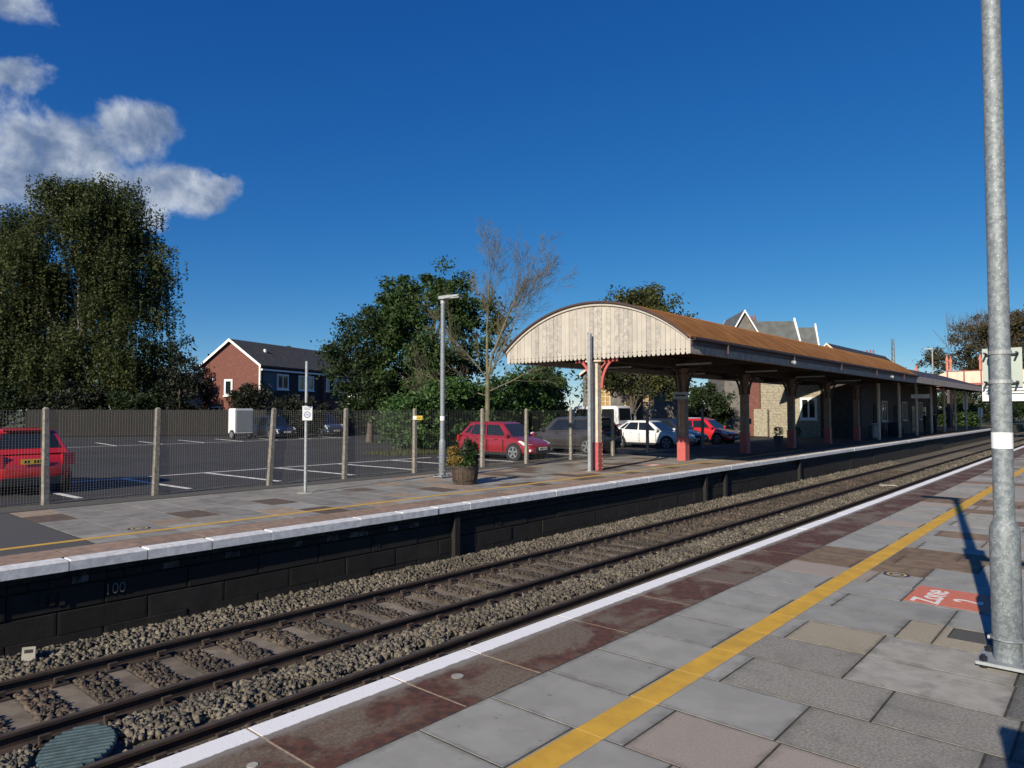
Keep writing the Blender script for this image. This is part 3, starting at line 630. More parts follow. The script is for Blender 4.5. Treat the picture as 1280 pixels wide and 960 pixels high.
def leaves_np(C, size, asp=1.6, jit=1.0):
    n = len(C); nrm = rng.normal(size=(n, 3)); nrm[:, 2] = np.abs(nrm[:, 2]) * .8 + .2; nrm /= np.linalg.norm(nrm, axis=1)[:, None]
    a = rng.normal(size=(n, 3)); a -= nrm * (a * nrm).sum(1)[:, None]; a /= np.linalg.norm(a, axis=1)[:, None]; b_ = np.cross(nrm, a)
    s_ = size * rng.uniform(.65, 1.25, n)[:, None]
    V = np.stack([C - a * s_ * asp * .5, C + b_ * s_ * .36, C + a * s_ * asp * .5, C - b_ * s_ * .36], 1).reshape(-1, 3)
    return V, np.arange(n * 4).reshape(-1, 4)
def leaf_obj(name, m, parent, C, size, asp=1.6):
    V, Q = leaves_np(C, size, asp); return link(name, np_mesh(name, V, Q), m, parent)
bp_ = barrel((-12.8, 12.8, 0), .98, 'half barrel planter with shrubs and yellow flowers beside the lamp column')
def blob(c, r, n): p = rng.normal(size=(n, 3)); p /= np.linalg.norm(p, axis=1)[:, None]; return np.array(c) + p * np.array(r) * (rng.uniform(.25, 1, n) ** .5)[:, None]
leaf_obj('flowering_plant', 'leaf_yellow', bp_, np.vstack([blob((-.22, -.12, .58), (.26, .26, .17), 500), blob((-.33, -.1, .82), (.17, .18, .18), 260), blob((.0, -.22, .6), (.2, .15, .15), 260)]), .065)
st_ = []
for i in range(46):
    a = rnd.uniform(0, 6.28); r = rnd.uniform(0, .2); base = np.array([.12 + r * math.cos(a), .06 + r * math.sin(a), .45]); tip = base + np.array([rnd.uniform(-.16, .18), rnd.uniform(-.14, .14), rnd.uniform(.4, .78)])
    st_.append(base + (tip - base) * rng.uniform(0, 1, 34)[:, None] + rng.normal(size=(34, 3)) * .014)
leaf_obj('upright_shrub', 'leaf_dark', bp_, np.vstack(st_), .055, 2.2)
leaf_obj('low_foliage', 'leaf_green', bp_, blob((.1, -.1, .54), (.30, .28, .13), 420), .06)

# ================================================================== CANOPY
CX0, CX1, CY0, CY1 = -16.2, -9.2, 18.3, 47.6; CXM = (CX0 + CX1) / 2; HW = (CX1 - CX0) / 2; RISE = 1.33; ZS = 3.97; ZB = 3.53
RAD = (HW * HW + RISE * RISE) / (2 * RISE)
def arc(x): return ZS + math.sqrt(max(0, RAD * RAD - (x - CXM) ** 2)) - (RAD - RISE)
can = empty('canopy', (CXM, CY0, 0)); tag(can, 'arched platform canopy with cream boarded end and rust brown roof', 'canopy')
def L_(p): return (p[0] - CXM, p[1] - CY0, p[2])
rf = MB(); N = 44
xs = [CX0 - .06 + (CX1 - CX0 + .12) * i / N for i in range(N + 1)]
pts = [(x, arc(min(max(x, CX0), CX1)) + .05) for x in xs] + [(x, arc(min(max(x, CX0), CX1))) for x in xs[::-1]]
ro = rf.prism(pts, lambda u, v: L_((u, CY0 - .12, v)), lambda u, v: L_((u, CY1, v))).build('roof', 'rust_roof', can)
i = 0; y = CY0 + .8
while y < CY1:                                   # sheet laps
    lap = MB(); q = [(x, arc(min(max(x, CX0), CX1)) + .0505) for x in xs[::2]] + [(x, arc(min(max(x, CX0), CX1)) + .062) for x in xs[::2][::-1]]
    lap.prism(q, lambda u, v: L_((u, y, v)), lambda u, v: L_((u, y + .05, v))).build('sheet_lap', 'rust_roof', ro); y += .98
tr = MB(); q = [(x, arc(x)) for x in np.linspace(CX0, CX1, 40)] + [(x, arc(x) - .085) for x in np.linspace(CX1, CX0, 40)]
tr.prism(q, lambda u, v: L_((u, CY0 - .075, v)), lambda u, v: L_((u, CY0 - .03, v))).build('arch_trim', 'board_cream', can)
tr = MB(); q = [(x, arc(x) + .055) for x in np.linspace(CX0 - .05, CX1 + .05, 40).clip(CX0, CX1)] + [(x, arc(x) + .0) for x in np.linspace(CX1, CX0, 40)]
tr.prism(q, lambda u, v: L_((u, CY0 - .15, v)), lambda u, v: L_((u, CY0 - .122, v))).build('roof_edge', 'maroon', can)
nb = 44; bw = (CX1 - CX0) / nb
greyp = lambda i: .7 if (28 <= i <= 33 or 8 <= i <= 10 or 13 <= i <= 14 or 22 <= i <= 24) else .16
for i in range(nb):
    x0, x1 = CX0 + bw * i + .004, CX0 + bw * (i + 1) - .004; xm = (x0 + x1) / 2; zt = min(arc(x0), arc(x1)) - .02
    tip = [(x1, ZB + .075), (x1 - bw * .12, ZB + .02), (xm + bw * .2, ZB - .012), (xm - bw * .2, ZB - .012), (x0 + bw * .12, ZB + .02), (x0, ZB + .075)]
    MB().prism([(x0, arc(x0) - .02), (x1, arc(x1) - .02)] + tip, lambda u, v: L_((u, CY0 - .02 + (i % 2) * .004, v)), lambda u, v: L_((u, CY0 + .008 + (i % 2) * .004, v))).build('valance_board', 'board_grey' if rnd.random() < greyp(i) else 'board_cream', can)
mat('dark_hole', (.02, .018, .016))
ho = MB()
for i in range(nb): ho.cyl(L_((CX0 + bw * (i + 1), CY0 - .0225, ZB + .135)), L_((CX0 + bw * (i + 1), CY0 - .0145, ZB + .135)), .02, n=8)
ho.build('pierced_holes', 'dark_hole', can)
MB().box(*[v for v in (CX1 - CXM - .07, CX1 - CXM + .015, -.055, -.025, ZB - .0, ZS + .04)]).build('corner_board', 'board_cream', can)
# side towards the track: fascia, gutter, scalloped boards
for sx, xx in ((1, CX1), (-1, CX0)):
    l = xx - CXM
    MB().box(min(l, l + sx * .05), max(l, l + sx * .05), -.02, CY1 - CY0, ZS - .20, ZS + .02).build('fascia', 'maroon', can)
    MB().prism([(0, 0), (.11, 0), (.12, .03), (.12, .09), (.105, .09), (.1, .02), (0, .02)], lambda u, v: (l + sx * (.052 + u), -.05, ZS - .06 + v), lambda u, v: (l + sx * (.052 + u), CY1 - CY0, ZS - .06 + v)).build('gutter', 'maroon', can)
    sv = MB(); y = 0.0
    while y < CY1 - CY0 - .1:
        sv.prism([(y + .004, ZS - .2), (y + .108, ZS - .2), (y + .108, ZB + .05), (y + .056, ZB - .01), (y + .004, ZB + .05)], lambda u, v: (l - .012, u, v), lambda u, v: (l + .012, u, v)); y += .112
    o = sv.build('side_valance', 'side_valance', can); o['kind'] = 'stuff'
    if sx > 0:
        for yy in (2.2 + 0, 8, 13.8, 19.6, 25.4):
            MB().cyl((l + .14, yy, ZS - .33), (l + .14, yy, ZS - .05), .035, n=8).build('downpipe', 'maroon', can)
        for yy in (7.9, 22.6):
            f = MB().cyl((l + .05, yy, ZS - .28), (l + .2, yy - .05, ZS - .30), .05, .07, 12).build('floodlight', 'galv_dull', can); MB().cyl((l + .2, yy - .05, ZS - .30), (l + .21, yy - .053, ZS - .302), .065, n=12).build('lens', 'lamp_glass', f)
# structure under the roof
COLY = [18.5 + 5.8 * i for i in range(6)]; COLX = -12.57
MB().box(COLX - CXM - .11, COLX - CXM + .11, .05, CY1 - CY0 - .05, 3.50, 3.78).build('ridge_beam', 'soffit', can)
for y in COLY: MB().box(CX0 - CXM + .03, CX1 - CXM - .03, y - CY0 - .08, y - CY0 + .08, 3.58, 3.83).build('cross_beam', 'soffit', can)
for xx in np.linspace(CX0 + .6, CX1 - .6, 9): MB().box(xx - CXM - .03, xx - CXM + .03, .05, CY1 - CY0 - .05, arc(xx) - .10, arc(xx) - .012).build('purlin', 'soffit', can)
for k in range(2):
    for y in (21.4, 27.2, 33.0, 38.8): MB().box(-1.6 + 3.0 * k, -.35 + 3.0 * k, y - CY0 - .04, y - CY0 + .04, 3.42, 3.47).build('strip_lamp', 'galv_dull', can)
def spandrel(ax, sg, y):
    """curved cast bracket: quarter arc with a top rail and an inner tie, 60 mm thick"""
    mb = MB(); A = []; n = 9
    for i in range(n + 1):
        a = math.pi / 2 * i / n; A.append((.165 + .60 * (1 - math.cos(a)), 2.62 + .93 * math.sin(a)))
    B = [(u + .075 * (1 if i < n else .6), v - .03) for i, (u, v) in enumerate(A)]
    P = lambda u, v, w: ((COLX - CXM + sg * u, y - CY0 + w, v) if ax == 0 else (COLX - CXM + w, y - CY0 + sg * u, v))
    for i in range(n): mb.prism([A[i], A[i + 1], B[i + 1], B[i]], lambda u, v: P(u, v, -.03), lambda u, v: P(u, v, .03))
    mb.prism([(.166, 3.44), (.80, 3.44), (.80, 3.50), (.166, 3.50)], lambda u, v: P(u, v, -.036), lambda u, v: P(u, v, .036))
    mb.prism([(.2, 3.25), (.36, 3.40), (.33, 3.43), (.17, 3.28)], lambda u, v: P(u, v, -.02), lambda u, v: P(u, v, .02))
    return mb
for i, y in enumerate(COLY):
    c = empty('canopy_column', (COLX, y, 0)); cw = .15 if i else .105
    tag(c, ['cream canopy column with bright red foot at the boarded end', 'canopy column with red foot carrying a small sign, second from the boarded end', 'third canopy column from the boarded end, in shade', 'fourth canopy column from the boarded end, before the stone wall', 'fifth canopy column from the boarded end', 'canopy column at the far end of the arched roof'][i], 'column', 'columns under the platform canopy')
    MB().slab(-cw - .02, cw + .02, -cw - .02, cw + .02, 0, .85, .01).build('red_foot', 'red_paint', c); MB().slab(-cw, cw, -cw, cw, .85, 3.5, .01).build('shaft', 'col_cream' if i == 0 else 'col_shaded', c)
    MB().slab(-cw - .035, cw + .035, -cw - .035, cw + .035, .845, .885, .008).build('foot_band', 'red_paint', c); MB().slab(-.3, .3, -.2, .2, 3.44, 3.50, .01).build('head_plate', 'col_cream' if i == 0 else 'col_shaded', c)
    if i < 3:
        rv = MB()
        for z in np.arange(.08, 3.4, .145):
            for w in (-.11, .11): rv.cyl((cw + (.02 if z < .85 else 0), w, z), (cw + .014 + (.02 if z < .85 else 0), w, z), .016, .008, 6)
        rv.build('rivets', 'col_cream' if i == 0 else 'col_shaded', c)
    for a in ((0, 1) if i else (0,)):
        for s_ in (-1, 1):
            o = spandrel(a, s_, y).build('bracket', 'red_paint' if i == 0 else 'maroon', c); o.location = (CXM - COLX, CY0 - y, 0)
    if i == 1:
        pl = MB().slab(-.30, .30, -.012, .012, 2.33, 2.60, .002).build('column_sign', 'galv_dull', c, (.0, -.19, 0)); MB().box(-.22, .22, -.0145, -.0125, 2.44, 2.50).build('printed_line', 'plate_ink', pl)
gp = empty('grey_pole', (-12.56, 18.10, 0)); tag(gp, 'grey square pole standing in front of the first canopy column', 'pole')
MB().slab(-.05, .05, -.05, .05, 0, 4.32, .006).build('pole', 'galv_dull', gp); MB().box(-.08, -.05, -.03, .03, 4.22, 4.36).build('pole_hook', 'galv_dull', gp); MB().slab(-.1, .1, -.1, .1, -.002, .015).build('base_plate', 'galv_dull', gp)
# ================================================================== CARS
def car(label, loc, rz, colour, kind='hatch', L=3.95, W=1.7, Ht=1.5, plate='plate_white', detail=True, group='cars parked in the station car park'):
    t = empty('parked_car', (loc[0], loc[1], -.05), rz); tag(t, label, 'car', group)
    hl = L / 2; hw = W / 2
    P = {'hatch': dict(st=[(0, .66, .70, .38), (.015, .82, .86, .30), (.06, .97, .95, .22), (.2, .985, 1, .19), (.45, .95, 1, .18), (.66, .93, .99, .18), (.74, .92, .975, .19), (.86, .80, .95, .20), (.945, .68, .90, .21), (.985, .58, .78, .24), (1, .47, .60, .30)], g=(.045, .76, .16, .60)),
         'suv': dict(st=[(0, .72, .78, .45), (.012, .95, .92, .36), (.05, 1.06, .97, .28), (.2, 1.07, 1, .24), (.5, 1.04, 1, .23), (.68, 1.02, .99, .23), (.75, 1.0, .98, .24), (.9, .92, .95, .25), (.965, .80, .90, .27), (.99, .66, .80, .30), (1, .5, .65, .36)], g=(.03, .77, .10, .63)),
         'sedan': dict(st=[(0, .62, .72, .38), (.015, .85, .86, .30), (.05, .95, .94, .22), (.18, .97, .99, .19), (.45, .93, 1, .18), (.62, .90, .99, .18), (.70, .90, .975, .19), (.86, .79, .95, .20), (.945, .67, .90, .21), (.985, .56, .78, .24), (1, .46, .60, .30)], g=(.10, .725, .26, .55)),
         'van': dict(st=[(0, .9, .9, .45), (.01, 1.12, .97, .36), (.05, 1.15, .99, .28), (.3, 1.15, 1, .26), (.6, 1.13, 1, .26), (.78, 1.1, .99, .26), (.84, 1.08, .97, .27), (.93, .98, .95, .28), (.98, .8, .88, .30), (1, .6, .7, .38)], g=(.012, .86, .03, .74))}[kind]
    sec = []
    for fx, zt, fw, zb in P['st']:
        x = -hl + fx * L; w = hw * fw
        half = [(w * .80, zb), (w * .96, zb + .06), (w, zb + (zt - zb) * .40), (w * .995, zb + (zt - zb) * .62), (w * .955, zt - .05), (w * .88, zt), (w * .45, zt + .018)]
        sec.append([(x, a, c) for a, c in half] + [(x, -a, c) for a, c in half[::-1]])
    n = len(sec[0]); mb = MB(); V = [p for s_ in sec for p in s_]; F_ = []
    for j in range(len(sec) - 1): F_ += [(j * n + i, j * n + (i + 1) % n, (j + 1) * n + (i + 1) % n, (j + 1) * n + i) for i in range(n)]
    F_ += [tuple(range(n)), tuple(range((len(sec) - 1) * n, len(sec) * n))]
    mb.add(V, F_); body = mb.build('body', colour, t, smooth=True)
    sub = body.modifiers.new('smooth', 'SUBSURF'); sub.levels = 1; sub.render_levels = 1
    # cabin: frustum in body colour, panes set on its faces
    r0, f0, r1, f1 = [-hl + v * L for v in P['g']]; zb_ = np.interp((P['g'][0] + .1), [s_[0] for s_ in P['st']], [s_[1] for s_ in P['st']]) - .03; zf = np.interp(P['g'][1], [s_[0] for s_ in P['st']], [s_[1] for s_ in P['st']]) - .03
    wb = hw * .90; wt = hw * (.70 if kind != 'van' else .82); zt = Ht
    B = [(r0, wb, zb_), (f0, wb * .97, zf), (f1, wt * .97, zt - .06), (r1, wt, zt - .06)]
    rm = (r1 * .45 + f1 * .55)
    cab = MB(); A = []
    for (x, w, z) in B: A += [(x, -w, z), (x, w, z)]
    top = [(r1 + .14, -wt * .8, zt - .015), (r1 + .14, wt * .8, zt - .015), (rm, -wt * .82, zt), (rm, wt * .82, zt), (f1 - .16, -wt * .8, zt - .015), (f1 - .16, wt * .8, zt - .015)]
    A += top
    cab.add(A, [(0, 2, 4, 6), (1, 7, 5, 3), (2, 3, 5, 4), (0, 6, 7, 1), (6, 8, 9, 7), (4, 5, 13, 12), (6, 4, 12, 10, 8), (7, 9, 11, 13, 5), (8, 10, 11, 9), (10, 12, 13, 11)])
    ca = cab.build('roof', colour, t, smooth=True); bv = ca.modifiers.new('round', 'BEVEL'); bv.width = .07; bv.segments = 3; bv.limit_method = 'ANGLE'; bv.angle_limit = R(12)
    def pane(name, p00, p10, p11, p01, u0, u1, v0, v1, m='glass', off=.006, sl=(0, 0)):
        p00, p10, p11, p01 = map(Vector, (p00, p10, p11, p01)); nrm = (p10 - p00).cross(p01 - p00).normalized()
        q = lambda u, v: (p00 * (1 - u) + p10 * u) * (1 - v) + (p01 * (1 - u) + p11 * u) * v
        base = [q(u0, v0), q(u1, v0), q(u1 + sl[1], v1), q(u0 + sl[0], v1)]
        c0 = sum(base, Vector()) / 4
        if nrm.dot(c0 - Vector((0, 0, .8))) < 0: nrm = -nrm
        mb = MB(); mb.add([p + nrm * off for p in base] + [p - nrm * .01 for p in base], [(0, 1, 2, 3), (7, 6, 5, 4), (0, 4, 5, 1), (1, 5, 6, 2), (2, 6, 7, 3), (3, 7, 4, 0)])
        return mb.build(name, m, t)
    a0, a1, a2, a3, a4, a5, a6, a7 = A[:8]
    pane('windscreen', a2, a3, a5, a4, .06, .94, .08, .93); pane('rear_window', a0, a1, a7, a6, .09, .91, .22, .90)
    for s0, s1, s2, s3 in ((a0, a2, a4, a6), (a1, a3, a5, a7)):
        if kind == 'van':
            pane('side_window', s0, s1, s2, s3, .60, .90, .30, .86); pane('side_window', s0, s1, s2, s3, .10, .34, .30, .86); pane('side_window', s0, s1, s2, s3, .37, .57, .30, .86)
        else:
            pane('side_window', s0, s1, s2, s3, .53, .90, .10, .88, sl=(0, -.02)); pane('side_window', s0, s1, s2, s3, .20, .50, .10, .88, sl=(-.02, 0)); pane('side_window', s0, s1, s2, s3, .08, .17, .16, .78)
    # wheels
    wr = .31 if kind in ('hatch', 'sedan') else .345; xf_, xr_ = hl - .205 * L, -hl + .185 * L
    for wx in (xf_, xr_):
        for s_ in (-1, 1):
            MB().cyl((wx, s_ * (hw - .16), wr + .01), (wx, s_ * (hw + .003), wr + .01), wr + .06, n=24).build('wheel_arch', 'plastic_black', t)
            w = empty('wheel', (wx, s_ * (hw - .09), wr)); w.parent = t
            MB().cyl((0, -.10, 0), (0, .10, 0), wr, n=24).build('tyre', 'tyre', w)
            rm_ = MB(); rm_.cyl((0, s_ * .098, 0), (0, s_ * .106, 0), wr * .22, n=12)
            for k in range(5):
                a = 2 * math.pi * k / 5 + .3; rm_.bar((0, s_ * .105, 0), (wr * .70 * math.cos(a), s_ * .105, wr * .70 * math.sin(a)), .012, .07, (math.cos(a + math.pi / 2), 0, math.sin(a + math.pi / 2)))
            for k in range(20):
                a, c = 2 * math.pi * k / 20, 2 * math.pi * (k + 1) / 20; rm_.bar((wr * .69 * math.cos(a), s_ * .104, wr * .69 * math.sin(a)), (wr * .69 * math.cos(c), s_ * .104, wr * .69 * math.sin(c)), .012, .028, (math.cos(a), 0, math.sin(a)))
            rm_.build('rim', 'alloy', w); MB().cyl((0, s_ * .1, 0), (0, s_ * .1015, 0), wr * .66, n=18).build('hub_shadow', 'plastic_black', w)
    zl = .62 if kind in ('hatch', 'sedan') else .78
    for s_ in (-1, 1):
        MB().prism([(0, 0), (-.34, .13), (-.42, .10), (-.06, -.09)], lambda u, v: (hl - .115 + u, s_ * hw * .60, zl + v), lambda u, v: (hl - .20 + u, s_ * hw * .915, zl + .02 + v)).build('headlight', 'lamp_glass', t)
        MB().slab(hl - .13, hl - .055, s_ * hw * .74 - .07, s_ * hw * .74 + .07, .36, .44, .01).build('fog_lamp', 'lamp_glass', t)
        MB().prism([(0, 0), (.10, .02), (.16, .26), (.03, .28)], lambda u, v: (-hl + .015 + u, s_ * hw * .66, zl + .04 + v), lambda u, v: (-hl + .06 + u, s_ * hw * .955, zl + .05 + v)).build('tail_light', 'tail_red', t)
        m_ = MB().prism([(-.09, -.05), (.07, -.06), (.09, .03), (-.03, .07)], lambda u, v: (f0 - .42 * (f0 - f1) * .6 + u, s_ * (hw * .93), zf + .10 + v), lambda u, v: (f0 - .42 * (f0 - f1) * .6 + u * .8, s_ * (hw + .13), zf + .11 + v * .8)).build('mirror', colour, t)
        if detail:
            for fx in (.335, .56):
                MB().box(fx * L - hl - .10, fx * L - hl + .10, s_ * hw * .995 - .012, s_ * hw * .995 + .018, .80 if kind != 'suv' else .9, .83 if kind != 'suv' else .93).build('door_handle', colour, t)
            sm_ = MB()
            for fx in (.24, .45, .665): sm_.box(fx * L - hl - .004, fx * L - hl + .004, s_ * hw * 1.0 - .03, s_ * hw * 1.0 + .0025, .34, .80)
            sm_.build('door_seam', 'plastic_black', t)
            MB().slab(-hl * .55, hl * .52, s_ * hw * .97 - .03, s_ * hw * .97 + .035, .20, .30, .01).build('sill', 'plastic_black', t)
    MB().slab(hl - .20, hl + .008, -hw * .52, hw * .52, .27, .52, .02).build('grille', 'plastic_black', t)
    MB().slab(-hl - .008, -hl + .2, -hw * .70, hw * .70, .25, .42, .02).build('rear_bumper', 'plastic_black', t)
    for sx, pm_, z in ((1, 'plate_white', .40), (-1, 'plate_yellow', .72 if kind != 'van' else .6)):
        xx = sx * (hl + .012) if sx > 0 else -hl - .004; pl = MB().slab(min(xx, xx + sx * .012), max(xx, xx + sx * .012), -.26, .26, z, z + .115, .002).build('number_plate', pm_, t)
        for k in range(7):
            if k != 4: MB().box(xx + sx * .0125 - .001, xx + sx * .0125 + .001, -.215 + .062 * k, -.175 + .062 * k, z + .025, z + .09).build('plate_mark', 'plate_ink', pl)
    if kind != 'van': MB().slab(r1 - .10, r1 + .12, -wt * .8, wt * .8, zt - .05, zt - .02, .01).build('spoiler', colour, t)
    return t
car('red hatchback seen from behind at the left edge, with a yellow number plate', (-20.85, 4.86), math.pi, 'car_bright', 'hatch', 4.1, 1.76, 1.53)
car('red hatchback parked nose to the fence behind the barrel planter', (-19.05, 21.32), 0.03, 'car_maroon', 'hatch', 3.95, 1.7, 1.5)
car('dark grey family car parked tail to the fence beside the red hatchback', (-19.4, 26.5), math.pi + .02, 'car_grey', 'suv', 4.5, 1.82, 1.66)
car('white saloon car parked nose to the fence behind the canopy columns', (-18.5, 32.3), 0.0, 'car_white', 'sedan', 4.5, 1.8, 1.44)
car('dark navy car parked just beyond the white saloon', (-19.0, 35.2), 0.0, 'car_navy', 'hatch', 4.1, 1.75, 1.5, detail=False)
car('bright red car in the shade beyond the navy car, right of the second column', (-18.6, 38.6), 0.0, 'car_bright', 'hatch', 4.0, 1.72, 1.48, detail=False)
car('silver car parked furthest back, behind the shaded red car', (-20.6, 42.2), 0.0, 'car_silver', 'hatch', 4.0, 1.72, 1.5, detail=False)
car('white high-roofed van seen above the dark grey car', (-25.2, 36.9), math.pi, 'car_white', 'van', 4.6, 1.85, 2.25, detail=False)
car('dark blue car with its nose out beside the white box trailer', (-45.4, 26.1), 0.0, 'car_navy', 'hatch', 4.0, 1.72, 1.6)
car('dark blue car parked second from the box trailer, by the dark hedge', (-45.9, 30.4), 0.0, 'car_blue', 'suv', 4.2, 1.8, 1.66)
tl = empty('box_trailer', (-44.7, 23.6, -.05)); tag(tl, 'white box trailer with one wheel showing, parked beside the dark blue car', 'trailer')
MB().prism([(-.78, .42), (.78, .42), (.78, 2.0), (.70, 2.08), (-.70, 2.08), (-.78, 2.0)], lambda u, v: (-.9, u * .82, v), lambda u, v: (0, u * .82, v)).build('body', 'sign_white', tl); MB().box(.001, .012, -.5, .5, 1.72, 1.80).build('panel_mark', 'sign_print', tl); MB().box(.001, .012, -.3, .4, .62, .78).build('panel_mark', 'sign_print', tl)
MB().slab(.0, .02, -.56, .56, .52, 1.95, .004).build('rear_door', 'galv_dull', tl)
for s_ in (-1, 1):
    w = empty('wheel', (-.35, s_ * .62, .32)); w.parent = tl; MB().cyl((0, -.09, 0), (0, .09, 0), .32, n=20).build('tyre', 'tyre', w); MB().cyl((0, -.10, 0), (0, .10, 0), .2, n=16).build('rim', 'alloy', w)
MB().bar((-.9, 0, .45), (-2.2, 0, .45), .08, .08).build('drawbar', 'bolt_dark', tl); MB().cyl((-1.9, 0, .0), (-1.9, 0, .45), .04, n=8).build('jockey_wheel', 'bolt_dark', tl)

# ================================================================== HOUSES
def window(parent, p, ux, w, h, frame='upvc', glass='glass', mull=1, depth=.08, sill=True, fw=.07):
    """window on a wall: p lower left corner, ux unit direction along the wall, outward normal = ux rotated -90 deg"""
    ux = Vector(ux).normalized(); nx = Vector((ux.y, -ux.x, 0)); rz = math.atan2(ux.y, ux.x)
    o = MB()
    o.box(0, w, -depth, .02, 0, fw); o.box(0, w, -depth, .02, h - fw, h); o.box(0, fw, -depth, .02, fw, h - fw); o.box(w - fw, w, -depth, .02, fw, h - fw)
    for i in range(mull): x = w * (i + 1) / (mull + 1); o.box(x - fw * .4, x + fw * .4, -depth * .9, .02, fw, h - fw)
    ob = o.build('window', frame, parent, p, (0, 0, rz))
    MB().box(fw * .9, w - fw * .9, -depth * .45, -depth * .4, fw * .9, h - fw * .9).build('pane', glass, ob)
    if sill: MB().slab(-.06, w + .06, -depth - .07, 0, -.07, -.002, .01).build('sill', frame, ob)
    return ob
def gable_house(name, label, origin, ud, W, D, zb, ze, zr, wall_m, roof_m, barge_m, over=.35):
    """W along ud (gable width), D along the ridge (perp. left of ud); local frame x = ud, y = ridge direction"""
    rz = math.atan2(ud[1], ud[0]); t = empty(name, origin, rz); tag(t, label, 'house')
    pr = [(0, zb), (W, zb), (W, ze), (W / 2, zr), (0, ze)]
    MB().prism(pr, lambda u, v: (u, 0, v), lambda u, v: (u, D, v)).build('wall', wall_m, t)
    sl = (zr - ze) / (W / 2); th = .12; nx = over
    rp = [(-nx, ze - nx * sl), (W / 2, zr), (W + nx, ze - nx * sl), (W + nx, ze - nx * sl + th), (W / 2, zr + th * 1.2), (-nx, ze - nx * sl + th)]
    r = MB().prism([(u, v + .03) for u, v in rp], lambda u, v: (u, -.25, v), lambda u, v: (u, D + .25, v)).build('roof', roof_m, t)
    for yy in (-.30, D + .26):
        bp2 = [(-nx, ze - nx * sl - .04), (W / 2, zr - .03), (W + nx, ze - nx * sl - .04), (W + nx, ze - nx * sl + .17), (W / 2, zr + .20), (-nx, ze - nx * sl + .17)]
        MB().prism(bp2, lambda u, v: (u, yy, v), lambda u, v: (u, yy + .04, v)).build('bargeboard', barge_m, r)
    return t, r
U = (.928, .373)
h, hr = gable_house('brick_house', 'red brick house with grey tiled roof and white gable trim behind the car park', (-57.6, 26.7, 0), U, 5.8, 16.5, -.1, 5.6, 7.6, 'brick_red', 'roof_tile', 'upvc', .3)
W_ = 5.8
window(h, (2.3, -.01, 3.1), (1, 0, 0), .85, 1.35, mull=0, fw=.16)
window(h, (.7, -.01, .9), (1, 0, 0), 1.2, 1.3); MB().cyl((W_ + .04, -.05, 0), (W_ + .04, -.05, 5.5), .09, n=8).build('downpipe', 'upvc', h); MB().box(W_ + .25, W_ + .40, -.2, 16.2, 5.12, 5.25).build('gutter', 'upvc', h)
MB().box(W_ + .002, W_ + .06, .3, 15.9, 2.9, 5.1).build('cladding', 'clad_dark', h); MB().box(W_ + .002, W_ + .07, .3, 2.6, 3.5, 5.05).build('panel', 'clad_blue', h)
for y0, w in ((2.0, 1.5), (4.9, 2.2), (8.6, .9), (10.2, 2.5), (13.4, 2.2)): window(h, (W_ + .07, y0, 3.65), (0, 1, 0), w, 1.3, mull=1 if w < 2 else 2, fw=.12)
for y0 in (1.5, 6.2, 11.2): window(h, (W_ + .02, y0, .9), (0, 1, 0), 1.7, 1.25, fw=.1)
MB().box(W_ + .06, W_ + .3, 8.4, 8.7, 0, 5.0).build('brick_pier', 'brick_red', h); MB().box(W_ + .06, W_ + .12, 9.1, 10, 0, 2.1).build('door', 'wood_dark', h)
MB().cyl((1.7, 2.2, 6.7), (1.7, 2.2, 7.3), .12, n=8).build('vent_pipe', 'upvc', hr); MB().cyl((W_ * .72, 2.6, 6.3), (W_ * .72, 2.6, 7.1), .12, n=8).build('vent_pipe', 'upvc', hr)
MB().box(1.1, 1.3, -.14, -.01, 4.4, 4.6).build('alarm_box', 'upvc', h)
# low white-painted building seen left of the dark tree
o = empty('white_outbuilding', (-70.5, 27.0, 0), R(22)); tag(o, 'small pale flat-roofed outbuilding behind the hedge at left', 'building'); MB().box(0, 6, 0, 5, -.1, 5.2).build('wall', 'render_white', o); MB().box(-.2, 6.2, -.2, 5.2, 5.2, 5.4).build('roof', 'upvc', o); window(o, (2.2, -.01, 3), (1, 0, 0), 1.2, 1.1)
# garden wall with pale steps by the house
gw = empty('garden_wall', (-47.6, 33.4, 0), R(35)); tag(gw, 'low pale garden wall below the brick house', 'wall')
for r_ in range(8):
    for c_ in range(9): MB().slab(c_ * .46 + (.23 if r_ % 2 else 0), c_ * .46 + .45 + (.23 if r_ % 2 else 0), 0, .2, r_ * .3, r_ * .3 + .29, .01).build('block', 'stone_grey', gw)
fs = empty('steps_rail', (-46.6, 33.2, 2.4), R(35)); tag(fs, 'short white slatted rail beside the garden wall', 'rail')
for r_ in range(4): MB().box(0, 1.4, 0, .05, r_ * .28, r_ * .28 + .15).build('slat', 'upvc', fs)
for xx in (.05, 1.3): MB().box(xx, xx + .08, .05, .12, -2.4, 1.05).build('post', 'upvc', fs)
# dark boundary fence at the back of the car park
bf = empty('boundary_fence', (-60.6, 15.1, -.05), R(50.2)); tag(bf, 'dark close-boarded fence along the back of the car park', 'fence')
for i in range(112): MB().box(i * .15, i * .15 + .143, 0, .022, .05, 2.0 + rnd.uniform(-.02, .02)).build('board', 'wood_dark', bf)
for i in range(8): MB().box(i * 2.4, i * 2.4 + .1, .025, .125, 0, 2.1).build('post', 'wood_dark', bf)

